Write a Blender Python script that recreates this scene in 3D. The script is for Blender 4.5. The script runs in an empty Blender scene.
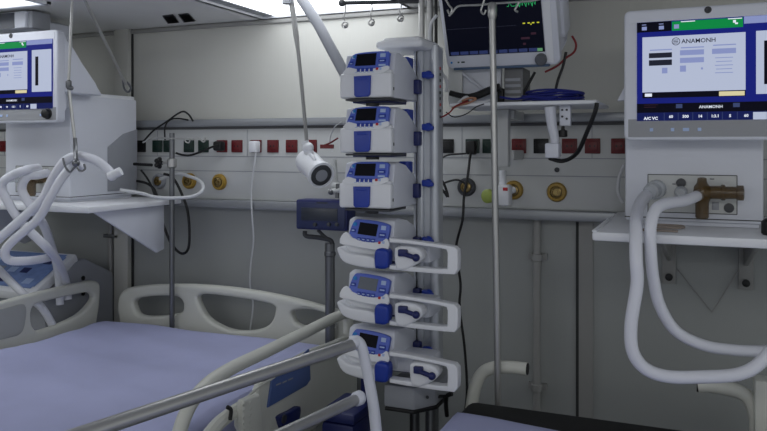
import bpy, bmesh, math, random
from mathutils import Vector, Matrix, noise
random.seed(7)
C = bpy.context.scene.collection
sc = bpy.context.scene
PI = math.pi
# ------------------------------------------------------------------ camera, light, exposure
CAM = Vector((0.0, -2.4, 1.5)); FPX = 750.0; HOR = 147.0; CX = 383.5
YAW = math.radians(22.9)
FW = Vector((-math.sin(YAW), math.cos(YAW), 0)); RT = Vector((math.cos(YAW), math.sin(YAW), 0)); UP = Vector((0, 0, 1))
cd = bpy.data.cameras.new('camera'); cam = bpy.data.objects.new('camera', cd); C.objects.link(cam)
cam.location = CAM; cam.rotation_euler = (PI/2, 0, YAW)
cd.sensor_width = 36; cd.sensor_fit = 'HORIZONTAL'; cd.lens = FPX/767*36
cd.shift_y = -(215.5-HOR)/767.0
cd.clip_start = 0.02
sc.camera = cam
sc.view_settings.view_transform = 'Standard'; sc.view_settings.look = 'None'
sc.view_settings.gamma = 1; sc.view_settings.exposure = 0.32; sc.view_settings.use_curve_mapping = False
w = bpy.data.worlds.new('room_air'); sc.world = w; w.use_nodes = True
w.node_tree.nodes['Background'].inputs[0].default_value = (0.93, 0.97, 1.0, 1)
w.node_tree.nodes['Background'].inputs[1].default_value = 0.40
LAMP_E = 2.3
def area(name, loc, rot, sx, sy, power, col=(1, 1, 1)):
    d = bpy.data.lights.new(name, 'AREA'); d.shape = 'RECTANGLE'; d.size = sx; d.size_y = sy; d.energy = power; d.color = col
    o = bpy.data.objects.new(name, d); C.objects.link(o); o.location = loc; o.rotation_euler = rot; return o
area('added_fill_light', (-2.2, -2.9, 1.97), (math.radians(32), 0, math.radians(-12)), 1.8, .6, 8, (1, 1, 1))  # unseen soft fill added at left behind the camera to brighten the fronts
area('added_fill_light', (.1, -2.3, 1.96), (math.radians(42), 0, math.radians(18)), 1.4, .4, 6.5, (1, 1, 1))  # second added fill, above the camera, tilted to lift the pump fronts

# ------------------------------------------------------------------ pixel -> point on a real plane
def ray(px, py):
    return FW + RT*((px-CX)/FPX) + UP*((HOR-py)/FPX)
def P(px, py, z): return CAM + ray(px, py)*z
def onY(px, py, Y):
    d = ray(px, py); return CAM + d*((Y-CAM.y)/d.y)
def onX(px, py, X):
    d = ray(px, py); return CAM + d*((X-CAM.x)/d.x)

# ------------------------------------------------------------------ materials
def lin(c):
    return tuple(((x/255)/12.92 if x/255 <= .04045 else ((x/255+.055)/1.055)**2.4) for x in c) + (1,)
MATS = {}
def mat(name, rgb, rough=.5, metal=0, var=.06, vscale=8, bump=0, bscale=60, alpha=1, trans=0, emit=0, ecol=None, coat=0):
    if name in MATS: return MATS[name]
    m = bpy.data.materials.new(name); m.use_nodes = True; N = m.node_tree.nodes; L = m.node_tree.links
    b = N['Principled BSDF']; c = lin(rgb)
    b.inputs['Roughness'].default_value = rough; b.inputs['Metallic'].default_value = metal
    b.inputs['Alpha'].default_value = alpha; b.inputs['Transmission Weight'].default_value = trans
    b.inputs['Coat Weight'].default_value = coat
    tc = N.new('ShaderNodeTexCoord'); nz = N.new('ShaderNodeTexNoise'); nz.inputs['Scale'].default_value = vscale; nz.inputs['Detail'].default_value = 4
    L.new(tc.outputs['Object'], nz.inputs['Vector'])
    r = N.new('ShaderNodeValToRGB'); r.color_ramp.elements[0].position = .3; r.color_ramp.elements[1].position = .7
    r.color_ramp.elements[0].color = tuple(x*(1-var) for x in c[:3])+(1,); r.color_ramp.elements[1].color = tuple(min(1, x*(1+var)) for x in c[:3])+(1,)
    L.new(nz.outputs['Fac'], r.inputs['Fac']); L.new(r.outputs['Color'], b.inputs['Base Color'])
    if bump:
        n2 = N.new('ShaderNodeTexNoise'); n2.inputs['Scale'].default_value = bscale; L.new(tc.outputs['Object'], n2.inputs['Vector'])
        bp = N.new('ShaderNodeBump'); bp.inputs['Strength'].default_value = bump; bp.inputs['Distance'].default_value = .002
        L.new(n2.outputs['Fac'], bp.inputs['Height']); L.new(bp.outputs['Normal'], b.inputs['Normal'])
    if emit:
        b.inputs['Emission Color'].default_value = lin(ecol or rgb); b.inputs['Emission Strength'].default_value = emit
    MATS[name] = m; return m
def ribbed(name, rgb, pitch, strength, rough=.45, axis=0, seam=0):
    m = mat(name, rgb, rough, var=.03, vscale=2); N = m.node_tree.nodes; L = m.node_tree.links; b = N['Principled BSDF']
    tc = N.new('ShaderNodeTexCoord'); sx = N.new('ShaderNodeSeparateXYZ'); L.new(tc.outputs['Object'], sx.inputs[0])
    a = N.new('ShaderNodeMath'); a.operation = 'MULTIPLY'; a.inputs[1].default_value = 2*PI/pitch; L.new(sx.outputs[axis], a.inputs[0])
    s = N.new('ShaderNodeMath'); s.operation = 'SINE'; L.new(a.outputs[0], s.inputs[0])
    pw = N.new('ShaderNodeMath'); pw.operation = 'GREATER_THAN'; pw.inputs[1].default_value = .8; L.new(s.outputs[0], pw.inputs[0])
    bp = N.new('ShaderNodeBump'); bp.inputs['Strength'].default_value = strength; bp.inputs['Distance'].default_value = .012
    L.new(pw.outputs[0], bp.inputs['Height']); L.new(bp.outputs['Normal'], b.inputs['Normal'])
    return m
WALL = ribbed('ribbed_wall_panel', (196, 196, 190), .03, .35)
WALLLOW = ribbed('lower_wall_panel', (158, 161, 160), .12, .25)
CEIL = mat('ceiling_paint', (228, 228, 226), .6, var=.02)
FLOOR = mat('vinyl_floor', (184, 188, 190), .35, var=.1, vscale=20)
TRIM = mat('metal_trim', (150, 150, 148), .45, var=.03)
SEAM = mat('dark_seam', (45, 46, 47), .7)
PANEL = mat('supply_panel_enamel', (196, 198, 197), .4, var=.02)
RAIL = mat('anodised_rail', (150, 153, 157), .35, .4, var=.03)
DGREEN = mat('socket_green', (8, 42, 34), .4)
DRED = mat('socket_red', (100, 5, 16), .4)
DBLK = mat('socket_black', (13, 14, 15), .4)
YEL = mat('outlet_yellow', (160, 128, 48), .45)
BRASS = mat('outlet_brass', (150, 130, 85), .3, .8)
WHITE = mat('device_white', (232, 234, 238), .4, var=.02)
WHITE2 = mat('device_white_shell', (216, 219, 228), .42, var=.02)
GREYP = mat('device_grey', (150, 153, 160), .45, var=.03)
MGREY = mat('monitor_front_grey', (150, 152, 156), .45, var=.02)
DGREY = mat('dark_grey_plastic', (60, 62, 66), .5)
BLACK = mat('black_rubber', (16, 16, 18), .5)
NAVY = mat('navy_plastic', (24, 34, 92), .45)
BLUE = mat('pump_blue', (28, 58, 160), .35, var=.04)
BLUEF = mat('pump_keypad_blue', (84, 106, 200), .4, var=.04)
KEY = mat('key_pale', (176, 196, 232), .5)
REDK = mat('key_red', (190, 40, 50), .5)
CYAN = mat('key_cyan', (30, 130, 205), .5)
STEEL = mat('brushed_steel', (186, 186, 184), .38, .8, var=.05, bump=.05)
DSTEEL = mat('satin_steel', (120, 122, 125), .35, .85, var=.05)
ALU = mat('aluminium_column', (196, 200, 206), .36, .35, var=.04)
BEIGE = mat('bed_plastic_beige', (212, 213, 204), .45, var=.02)
BEIGE2 = mat('bed_plastic_inset', (172, 174, 170), .5, var=.02)
SHEET = mat('lavender_sheet', (176, 180, 216), .85, var=.05, vscale=5, bump=.25, bscale=500)
MATT = mat('black_mattress', (20, 20, 22), .7, bump=.1)
TUBE = mat('corrugated_tube', (232, 234, 242), .4, var=.02, alpha=.93)
CLEAR = mat('clear_plastic', (205, 210, 216), .25, alpha=.55)
AMBER = mat('amber_trap', (88, 66, 26), .2, alpha=.72, var=.25, vscale=60)
CABLE = mat('black_cable', (14, 14, 16), .45)
WCABLE = mat('white_cable', (205, 207, 210), .5)
BCABLE = mat('blue_cable', (28, 36, 120), .5)
RCABLE = mat('red_cable', (130, 26, 30), .5)
OCABLE = mat('tan_cable', (165, 120, 95), .5)
SCRDARK = mat('lcd_dark', (8, 9, 20), .5)
SCRDARK.node_tree.nodes['Principled BSDF'].inputs['Specular IOR Level'].default_value = .15
SCRGREY = mat('lcd_grey', (74, 84, 98), .3)
SCRB = mat('lcd_slate', (48, 54, 66), .3)
SCRBLUE = mat('touch_blue', (122, 142, 184), .4, emit=.05, ecol=(60, 95, 170), var=.15, vscale=30)
def em(name, rgb, s):
    m = mat(name, tuple(int(x*.2) for x in rgb), .6, emit=s, ecol=rgb, var=.0); m.node_tree.nodes['Principled BSDF'].inputs['Specular IOR Level'].default_value = .12; return m
S_WHITE = em('ui_white', (202, 212, 238), .58)
S_BLUE = em('ui_blue', (24, 34, 130), .6)
S_DARK = em('ui_dark', (5, 5, 22), .6)
S_NAVY = em('ui_navy', (20, 30, 90), .6)
S_GREEN = em('ui_green', (10, 150, 74), .6)
S_LILAC = em('ui_lilac', (150, 162, 214), .6)
S_CREAM = em('ui_cream', (225, 215, 170), .7)
S_TEXTW = em('ui_text_white', (230, 236, 250), .75)
S_TEXTD = em('ui_text_dark', (44, 48, 66), .4)
S_TRACEG = em('trace_green', (60, 200, 120), .7)
S_TRACEY = em('trace_yellow', (200, 200, 60), .7)
S_TRACEP = em('trace_purple', (70, 44, 60), .4)
S_SLATE = em('ui_slate', (70, 84, 130), .5)
S_DEEP = em('ui_deep', (10, 12, 26), .5)
GLOW = mat('lamp_diffuser', (240, 240, 240), .6, emit=LAMP_E, ecol=(246, 250, 255))

# ------------------------------------------------------------------ mesh helpers
def catmull(pts, n=8, closed=False):
    pts = [Vector(p) for p in pts]; out = []; k = len(pts)
    if k < 3 and not closed: return pts
    rng = range(k if closed else k-1)
    for i in rng:
        g = (lambda j: pts[j % k]) if closed else (lambda j: pts[max(0, min(k-1, j))])
        p0, p1, p2, p3 = g(i-1), g(i), g(i+1), g(i+2)
        for t in range(n):
            t /= n
            out.append(.5*((2*p1)+(p2-p0)*t+(2*p0-5*p1+4*p2-p3)*t*t+(3*p1-p0-3*p2+p3)*t**3))
    if not closed: out.append(pts[-1])
    return out
class MB:
    def __init__(s): s.bm = bmesh.new(); s.mi = 0
    def m(s, i): s.mi = i; return s
    def _merge(s, b, M=None):
        if M: bmesh.ops.transform(b, matrix=M, verts=b.verts)
        bmesh.ops.recalc_face_normals(b, faces=b.faces)
        for f in b.faces: f.material_index = s.mi
        me = bpy.data.meshes.new('tmp'); b.to_mesh(me); b.free(); s.bm.from_mesh(me); bpy.data.meshes.remove(me); return s
    def box(s, a, b_, bev=0, M=None, seg=2):
        b = bmesh.new(); bmesh.ops.create_cube(b, size=1)
        a = Vector(a); b_ = Vector(b_)
        for v in b.verts: v.co = Vector((a[i]+(b_[i]-a[i])*(v.co[i]+.5) for i in range(3)))
        if bev: bmesh.ops.bevel(b, geom=list(b.edges), offset=bev, segments=seg, profile=.5, affect='EDGES')
        return s._merge(b, M)
    def tube(s, path, r, seg=10, smooth=0, closed=False, rf=None, cap=True):
        p = catmull(path, smooth, closed) if smooth else [Vector(q) for q in path]
        b = bmesh.new(); rings = []; n = len(p); up = None
        for i in range(n):
            if closed: t = (p[(i+1) % n]-p[i-1]).normalized()
            else: t = (p[min(n-1, i+1)]-p[max(0, i-1)]).normalized()
            if up is None:
                up = Vector((0, 0, 1)) if abs(t.z) < .9 else Vector((1, 0, 0))
            x = t.cross(up).normalized(); y = x.cross(t).normalized(); up = y
            rr = r if rf is None else rf(i, n)*r
            rings.append([b.verts.new(p[i]+(x*math.cos(2*PI*k/seg)+y*math.sin(2*PI*k/seg))*rr) for k in range(seg)])
        for i in range(n if closed else n-1):
            A, B = rings[i], rings[(i+1) % n]
            for k in range(seg): b.faces.new((A[k], A[(k+1) % seg], B[(k+1) % seg], B[k]))
        if cap and not closed: b.faces.new(rings[0]); b.faces.new(rings[-1])
        return s._merge(b)
    def cyl(s, a, b_, r, seg=16): return s.tube([a, b_], r, seg)
    def lathe(s, o, d, prof, seg=20):
        d = Vector(d).normalized(); o = Vector(o); up = Vector((0, 0, 1)) if abs(d.z) < .9 else Vector((1, 0, 0))
        x = d.cross(up).normalized(); y = d.cross(x); b = bmesh.new(); rings = []
        for (r, h) in prof:
            rings.append([b.verts.new(o+d*h+(x*math.cos(2*PI*k/seg)+y*math.sin(2*PI*k/seg))*max(r, 1e-5)) for k in range(seg)])
        for A, B in zip(rings, rings[1:]):
            for k in range(seg): b.faces.new((A[k], A[(k+1) % seg], B[(k+1) % seg], B[k]))
        b.faces.new(rings[0]); b.faces.new(rings[-1])
        return s._merge(b)
    def ball(s, c, r, sc=(1, 1, 1)):
        b = bmesh.new(); bmesh.ops.create_uvsphere(b, u_segments=14, v_segments=9, radius=r)
        return s._merge(b, Matrix.Translation(c) @ Matrix.Diagonal((*sc, 1)))
    def prism(s, pts, vec, bev=0, seg=2):
        b = bmesh.new(); vec = Vector(vec); v0 = [b.verts.new(Vector(p)) for p in pts]; v1 = [b.verts.new(Vector(p)+vec) for p in pts]
        b.faces.new(v0); b.faces.new(v1[::-1]); n = len(pts)
        for i in range(n): b.faces.new((v0[i], v0[(i+1) % n], v1[(i+1) % n], v1[i]))
        if bev: bmesh.ops.bevel(b, geom=list(b.edges), offset=bev, segments=seg, profile=.5, affect='EDGES')
        return s._merge(b)
    def plate(s, loops, M, th, bev=0, smooth=4):
        """flat outline with holes (2-D loops) given thickness and rounded edges"""
        cu = bpy.data.curves.new('c', 'CURVE'); cu.dimensions = '2D'; cu.fill_mode = 'BOTH'; cu.extrude = max(th/2-bev, .0001); cu.bevel_depth = bev; cu.bevel_resolution = 3; cu.offset = -bev
        for lp in loops:
            q = catmull([Vector((a, b, 0)) for a, b in lp], smooth, True) if smooth else [Vector((a, b, 0)) for a, b in lp]
            sp = cu.splines.new('POLY'); sp.points.add(len(q)-1)
            for i, v in enumerate(q): sp.points[i].co = (v.x, v.y, 0, 1)
            sp.use_cyclic_u = True
        return s._curve(cu, M)
    def _curve(s, cu, M):
        o = bpy.data.objects.new('c', cu); C.objects.link(o); dg = bpy.context.evaluated_depsgraph_get(); dg.update()
        me = bpy.data.meshes.new_from_object(o.evaluated_get(dg)); b = bmesh.new(); b.from_mesh(me)
        bpy.data.objects.remove(o); bpy.data.curves.remove(cu); bpy.data.meshes.remove(me)
        bmesh.ops.remove_doubles(b, verts=b.verts, dist=1e-5)
        return s._merge(b, M)
    def text(s, body, size, M, align='LEFT', bold=.0):
        cu = bpy.data.curves.new('t', 'FONT'); cu.body = body; cu.size = size; cu.extrude = .0001; cu.align_x = align; cu.offset = bold; cu.resolution_u = 2
        return s._curve(cu, M)
WM = {}
def obj(name, mb, mats, parent=None, angle=35):
    bm = mb.bm; me = bpy.data.meshes.new(name)
    if parent is not None: bmesh.ops.transform(bm, matrix=WM[parent.name].inverted(), verts=bm.verts)
    bm.to_mesh(me); bm.free()
    for m in (mats if isinstance(mats, (list, tuple)) else [mats]): me.materials.append(m)
    for p in me.polygons: p.use_smooth = True
    me.set_sharp_from_angle(angle=math.radians(angle))
    o = bpy.data.objects.new(name, me); C.objects.link(o)
    if parent is not None: o.parent = parent; WM[o.name] = WM[parent.name]
    else: WM[o.name] = Matrix.Identity(4)
    return o
def thing(name, label, cat, loc, group=None, rz=0):
    o = bpy.data.objects.new(name, None); o.empty_display_size = .05; C.objects.link(o); o.location = loc; o.rotation_euler = (0, 0, rz)
    WM[o.name] = Matrix.Translation(loc) @ Matrix.Rotation(rz, 4, 'Z'); o['label'] = label; o['category'] = cat
    if group: o['group'] = group
    return o
def tag(o, label, cat, group=None):
    o['label'] = label; o['category'] = cat
    if group: o['group'] = group
    # put the origin at the base of the thing
    vs = [v.co for v in o.data.vertices]; c = Vector((sum(v.x for v in vs)/len(vs), sum(v.y for v in vs)/len(vs), min(v.z for v in vs)))
    o.data.transform(Matrix.Translation(-c)); o.location = c; WM[o.name] = Matrix.Translation(c)
    return o
def struct(name, mb, m): o = obj(name, mb, m); o['kind'] = 'structure'; return o
def dup(root, off, label):
    def cp(o, par):
        c = o.copy(); C.objects.link(c); c.parent = par
        for ch in list(o.children): cp(ch, c)
        return c
    r = cp(root, None); r.location = root.location + Vector(off); r['label'] = label; WM[r.name] = Matrix.Translation(r.location); return r
def XZ(Y):   # matrix taking 2-D (a,b) to (X=a, Z=b) on plane y=Y, front towards -Y
    return Matrix.Translation((0, Y, 0)) @ Matrix.Rotation(PI/2, 4, 'X')
def YZ(X):   # 2-D (a,b) -> (Y=a, Z=b), facing +X
    return Matrix.Translation((X, 0, 0)) @ Matrix(((0, 0, 1, 0), (1, 0, 0, 0), (0, 1, 0, 0), (0, 0, 0, 1)))
def pY(pts, Y): return [(onY(a, b, Y).x, onY(a, b, Y).z) for a, b in pts]
def pX(pts, X): return [(onX(a, b, X).y, onX(a, b, X).z) for a, b in pts]

# ------------------------------------------------------------------ the setting
WY = .05; CZ = 1.984; XL, XR = -4.2, 2.4
struct('floor', MB().box((XL, -5, -.05), (XR, .15, 0)), FLOOR)
# ceiling with a lamp opening
LX0, LX1, LY0, LY1 = -1.62, -.98, -.62, -.10
def cpt(px, py): 
    d = ray(px, py); return CAM + d*((CZ-CAM.z)/d.z)
a0 = cpt(262, 19); a1 = cpt(404, 8.5); a2 = cpt(250, 4)
LX0, LX1, LY1, LY0 = a0.x, a1.x+.02, (a0.y+a1.y)/2, (a0.y+a1.y)/2-.62
cb = MB()
cb.box((XL, LY1, CZ), (XR, .15, CZ+.06)).box((XL, -5, CZ), (XR, LY0, CZ+.06)).box((XL, LY0, CZ), (LX0, LY1, CZ+.06)).box((LX1, LY0, CZ), (XR, LY1, CZ+.06))
cb.box((LX0, LY0, CZ+.05), (LX1, LY1, CZ+.07))
struct('ceiling', cb, CEIL)
zb = 1.42
struct('wall_back', MB().box((XL, WY, zb), (XR, .15, CZ)).m(1).box((XL, WY+.004, 0), (XR, .15, zb)), [WALL, WALLLOW])
struct('wall_left', MB().box((XL-.06, -5, 0), (XL, .15, CZ)), WALL)
struct('baseboard_back', MB().box((XL, WY-.012, 0), (XR, WY+.004, .09), .003), TRIM)
# pillar strip at the left and dark joints
a = onY(117, 50, WY-.01).x; b = onY(131, 50, WY-.01).x
struct('trim_1', MB().box((a, WY-.03, 0), (b, WY+.002, CZ), .004).m(1).box((b, WY-.008, 0), (b+.005, WY+.001, CZ)).box((a-.005, WY-.008, 0), (a, WY+.001, CZ)), [mat('pillar_enamel', (188, 188, 182), .45, var=.02), SEAM])
x = onY(577, 300, WY).x
struct('trim_2', MB().box((x-.003, WY-.003, 0), (x+.006, WY+.005, zb)).m(1).box((x+.006, WY-.004, .09), (x+.05, WY+.005, zb)), [SEAM, TRIM])
struct('trim_3', MB().box((XL, WY-.012, CZ-.018), (XR, WY, CZ-.002), .003), TRIM)

# ceiling lamps
def ceiling_lamp(x0, x1, y0, y1, z, label, louv=True):
    t = thing('ceiling_lamp', label, 'lamp', ((x0+x1)/2, (y0+y1)/2, z+.001))
    f = MB(); q = .016
    f.box((x0-q, y0-q, z-.006), (x0+.004, y1+q, z+.006), .002).box((x1-.004, y0-q, z-.006), (x1+q, y1+q, z+.006), .002)
    f.box((x0-q, y0-q, z-.006), (x1+q, y0+.004, z+.006), .002).box((x0-q, y1-.004, z-.006), (x1+q, y1+q, z+.006), .002)
    obj('frame', f, WHITE, t)
    obj('diffuser', MB().box((x0+.004+(0.045 if louv else 0), y0+.004, z+.004), (x1-.004, y1-.004, z+.014)), GLOW, t)
    if louv: obj('end_plate', MB().box((x0+.004, y0+.004, z+.002), (x0+.047, y1-.004, z+.010), .001), GREYP, t)
    return t
ceiling_lamp(LX0+.002, LX1-.002, LY0+.002, LY1-.002, CZ+.006, 'bright recessed ceiling lamp above the infusion pumps')
e = cpt(58, 1)
ceiling_lamp(e.x-.95, e.x-.02, e.y-.52, e.y-.04, CZ-.012, 'bright ceiling lamp above the left ventilator', False)
# two dark grilles on the ceiling
for q4, lab in ((((162.5, 15.5), (173, 14.2), (178.5, 22), (168, 23)), 'left of the two small black vents in the ceiling'), (((178, 14), (188, 13), (195, 20.5), (184, 21.8)), 'right of the two small black vents in the ceiling')):
    c4 = [cpt(*q_) for q_ in q4]; c = sum(c4, Vector())/4
    t = thing('ceiling_vent', lab, 'vent', (c.x, c.y, CZ-.004)); obj('frame', MB().prism([v-Vector((0, 0, .003)) for v in c4], (0, 0, .004)), DGREY, t)
    s_ = MB()
    for k in range(7):
        f = .06+k*.13; A_ = c4[0].lerp(c4[3], f); B_ = c4[1].lerp(c4[2], f); s_.prism([A_-Vector((0, 0, .008)), B_-Vector((0, 0, .008)), B_+Vector((0, .012, -.003)), A_+Vector((0, .012, -.003))], (0, 0, .001))
    obj('grille', s_, BLACK, t)

# ------------------------------------------------------------------ medical supply panel along the wall
t = thing('bedhead_unit', 'long white wall panel with red and green sockets and yellow gas outlets', 'wall panel', (-1, WY-.001, 1.268))
bd = MB().box((XL+.02, 0, 1.30), (XR-.02, WY-.001, 1.575), .004)
for z in (1.464, 1.408): bd.m(1).box((XL+.03, -.0012, z-.0015), (XR-.03, .001, z+.0015))
bd.m(0)
for k in range(-9, 6):
    xx = k*.42+.11; bd.m(1).box((xx-.001, -.0012, 1.466), (xx+.001, .001, 1.565))
obj('casing', bd, [PANEL, GREYP], t)
obj('upper_rail', MB().box((XL+.02, -.022, 1.578), (XR-.02, WY-.001, 1.606), .004).m(1).box((XL+.02, -.004, 1.568), (XR-.02, WY-.001, 1.578)), [RAIL, mat('groove_grey', (84, 85, 87), .6)], t)
obj('lower_rail', MB().box((XL+.02, -.026, 1.268), (XR-.02, WY-.001, 1.300), .005), [RAIL], t)
socks = [(4, 'r'), (12, 'r'), (141, 'k'), (157.5, 'g'), (168.5, 'g'), (189, 'g'), (203.5, 'g'), (222, 'r'), (237, 'r'), (256, 'r'), (273, 'r'), (291.7, 'r'), (311, 'r'),
         (447, 'k'), (472.5, 'g'), (489.5, 'g'), (519, 'r'), (541, 'k'), (569.5, 'r'), (592.5, 'r'), (619, 'r'), (643, 'r')]
for px, c in socks:
    p = onY(px, 146, -.002); s = .0235
    o = obj('socket', MB().box((p.x-s, -.006, 1.503-s), (p.x+s, .002, 1.503+s), .002).m(1).box((p.x-s+.007, -.0075, 1.503-s+.007), (p.x+s-.007, -.005, 1.503+s-.007), .002).m(2)
            .box((p.x-.009, -.0085, 1.500), (p.x-.005, -.007, 1.506)).box((p.x+.005, -.0085, 1.500), (p.x+.009, -.007, 1.506)),
            [{'r': DRED, 'g': DGREEN, 'k': DBLK}[c]]*2+[BLACK], t)
    o['label'] = {'r': 'dark red socket', 'g': 'dark green socket', 'k': 'black socket'}[c]
def outlet(px, py, ring, lab, par):
    p = onY(px, py, 0); d = (0, -1, 0)
    o = obj('gas_outlet', MB().lathe((p.x, .001, p.z), d, [(.031, 0), (.031, .010), (.027, .016), (.020, .017), (.019, .008), (.001, .008)]), ring, par)
    o['label'] = lab
    obj('coupling', MB().lathe((p.x, -.006, p.z), d, [(.017, 0), (.017, .012), (.012, .014), (.011, .007), (.005, .007), (.005, .016), (.001, .016)]).box((p.x-.013, -.016, p.z-.002), (p.x+.013, -.012, p.z+.002)), BRASS, o)
outlet(160, 181, GREYP, 'grey gas outlet', t); outlet(190, 181, YEL, 'yellow gas outlet', t); outlet(220, 182, YEL, 'yellow gas outlet', t)
outlet(467, 187, DGREY, 'grey gas outlet', t); outlet(514, 190, YEL, 'yellow gas outlet', t); outlet(557, 192, YEL, 'yellow gas outlet', t)

# pipe under the panel
p = onY(537, 300, WY-.02); t = thing('wall_pipe', 'thin vertical pipe with clips on the wall below the panel', 'pipe', (p.x, p.y, 0))
obj('pipe', MB().cyl((p.x, p.y-.004, .003), (p.x, p.y-.004, 1.267), .0125), TRIM, t)
for py in (257, 387):
    q = onY(537, py, WY-.02); obj('clip', MB().lathe((p.x, p.y-.004, q.z-.012), (0, 0, 1), [(.013, 0), (.018, .002), (.018, .022), (.013, .024)]).box((p.x-.03, p.y+.008, q.z-.01), (p.x+.03, WY, q.z+.01)), TRIM, t)
p = onY(114, 270, WY-.02); q = onY(112, 236, WY-.02)
t = thing('wall_pipe', 'thin vertical pipe on the wall beside the left corner pillar', 'pipe', (p.x-.02, WY-.018, 0))
obj('pipe', MB().cyl((p.x-.02, WY-.018, .003), (p.x-.02, WY-.018, 1.267), .011), TRIM, t)
obj('clip', MB().box((p.x-.05, WY-.03, q.z-.008), (p.x+.03, WY, q.z+.008), .003), DSTEEL, t)

# ------------------------------------------------------------------ beds
def bed_base(t, x0, x1, y0, y1):
    f = MB()
    for xx in (x0+.10, x1-.16): f.box((xx, y0, .52), (xx+.06, y1, .60), .008)
    for k in range(5):
        yy = y0+.03+(y1-y0-.12)*k/4; f.box((x0+.10, yy, .53), (x1-.10, yy+.05, .59), .005)
    f.box((x0+.02, y0+.02, .60), (x1-.02, y1-.02, .655), .01)
    obj('bed_frame', f, BEIGE2, t)
    obj('lift_column', MB().box(((x0+x1)/2-.12, y1-.62, .24), ((x0+x1)/2+.12, y1-.36, .53), .02), DGREY, t)
    obj('lift_column', MB().box(((x0+x1)/2-.12, y0+.40, .24), ((x0+x1)/2+.12, y0+.66, .53), .02), DGREY, t)
    obj('undercarriage', MB().box((x0+.12, y0+.15, .17), (x1-.12, y1-.15, .25), .02), BEIGE2, t)
    for xx in (x0+.17, x1-.17):
        for yy in (y0+.2, y1-.2):
            w_ = obj('castor', MB().lathe((xx-.02, yy, .075), (1, 0, 0), [(.05, 0), (.074, .006), (.074, .034), (.05, .04)]), BLACK, t)
            obj('fork', MB().box((xx-.028, yy-.03, .06), (xx-.022, yy+.03, .18), .002).box((xx+.022, yy-.03, .06), (xx+.028, yy+.03, .18), .002).box((xx-.028, yy-.03, .15), (xx+.028, yy+.03, .18), .004), DSTEEL, w_)
def mattress(x0, x1, y0, y1, z0, z1, bev=.035):
    return MB().box((x0, y0, z0), (x1, y1, z1), bev, seg=4)
def sheet_bm(x0, x1, y0, y1, z0, z1, r, amp, seed, fold=0):
    """a thin draped shell: rounded top, sides hanging; no bottom"""
    m = MB(); b = bmesh.new(); nx, ny = 60, 100
    cx, cy, hx, hy = (x0+x1)/2, (y0+y1)/2, (x1-x0)/2, (y1-y0)/2; ext = r*PI/2+(z1-z0-r)
    def side(s, h):   # s: arc coordinate from the centre; returns (horizontal, drop)
        a = abs(s); sg = 1 if s >= 0 else -1; flat = h-r
        if a < flat: return s, 0
        a -= flat
        if a < r*PI/2: th = a/r; return sg*(flat+r*math.sin(th)), r*(1-math.cos(th))
        return sg*h, r+(a-r*PI/2)
    V = []
    for j in range(ny+1):
        row = []
        for i in range(nx+1):
            sx = (i/nx*2-1)*(hx-r+ext); sy = (j/ny*2-1)*(hy-r+ext)
            ax, dx = side(sx, hx); ay, dy = side(sy, hy); d = min(max(dx, dy), z1-z0)
            p = Vector((cx+ax, cy+ay, z1-d))
            n = noise.noise(Vector((p.x*3+seed, p.y*7, 0)))*amp + noise.noise(Vector((p.x*2+p.y*2.2, p.y*16+p.x*5+seed, 3)))*amp*.45
            dq = noise.noise(Vector((p.x*14, p.y*14, p.z*6+seed)))*amp*.4
            if d < r*.6: p.z += n+fold*0
            else: p.x += (dq if dx > dy else 0)+.002; p.y += dq if dy > dx else 0
            row.append(b.verts.new(p))
        V.append(row)
    for j in range(ny):
        for i in range(nx): b.faces.new((V[j][i], V[j][i+1], V[j+1][i+1], V[j+1][i]))
    return m._merge(b)
# --- first bed
BX0, BX1, BY1, BY0 = -2.10, -1.12, -.17, -2.15
bed = thing('hospital_bed', 'beige plastic hospital bed covered with a lavender sheet, standing against the wall', 'bed', ((BX0+BX1)/2, -1.1, 0))
bed_base(bed, BX0, BX1, BY0, -.10)
HY = -.085
outer = pY([(122, 319), (120, 307), (123.6, 292), (138.6, 285.7), (183, 283.8), (221, 285.7), (258, 290.5), (295.5, 298), (329, 307), (345, 313), (354, 328), (354, 350)], HY)
outer = outer+[(outer[-1][0], .62), (outer[-1][0]-.1, .60), (outer[0][0]+.12, .60), (outer[0][0]+.02, .64), (outer[0][0]+.01, .72)]
h1 = pY([(137, 307), (140, 298), (165, 295), (181.5, 297), (186, 305.5), (180, 313), (146, 315.6)], HY)
h2 = pY([(202, 294), (239, 297), (273, 303.6), (277, 311), (271, 324), (254, 330), (232, 329), (213, 320), (204, 309)], HY)
h3 = pY([(295.5, 310), (314, 309), (336.5, 317), (333, 328), (303, 325), (295, 317)], HY)
obj('headboard', MB().plate([outer, h1, h2, h3], XZ(HY), .040, .013), BEIGE, bed)
# left rail
RX = -2.16
lo = pX([(-90, 333), (-85, 326), (-40, 313.5), (0, 301.7), (40, 291), (79, 282.4), (89, 280.6), (94, 281), (97, 284), (97.6, 292), (96.5, 307), (94, 322)], RX)
lo = lo+[(lo[-1][0]-.01, .74), (lo[-1][0]-.08, .69), (lo[0][0]+.1, .69), (lo[0][0]+.02, .74)]
lh = pX([(28, 318), (30, 306.5), (40, 301.7), (75, 293.7), (88, 292.5), (90.5, 299.7), (75, 315.6), (40, 330), (31, 328)], RX)
r1 = obj('side_rail', MB().plate([lo, lh], YZ(RX), .034, .011), BEIGE, bed)
pn = pX([(-60, 330), (-60, 322), (0, 308), (20, 304), (21, 320), (16, 333), (0, 338), (-50, 350)], RX)
obj('rail_inset', MB().plate([pn], YZ(RX+.019), .005, .002), BEIGE2, r1)
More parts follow.
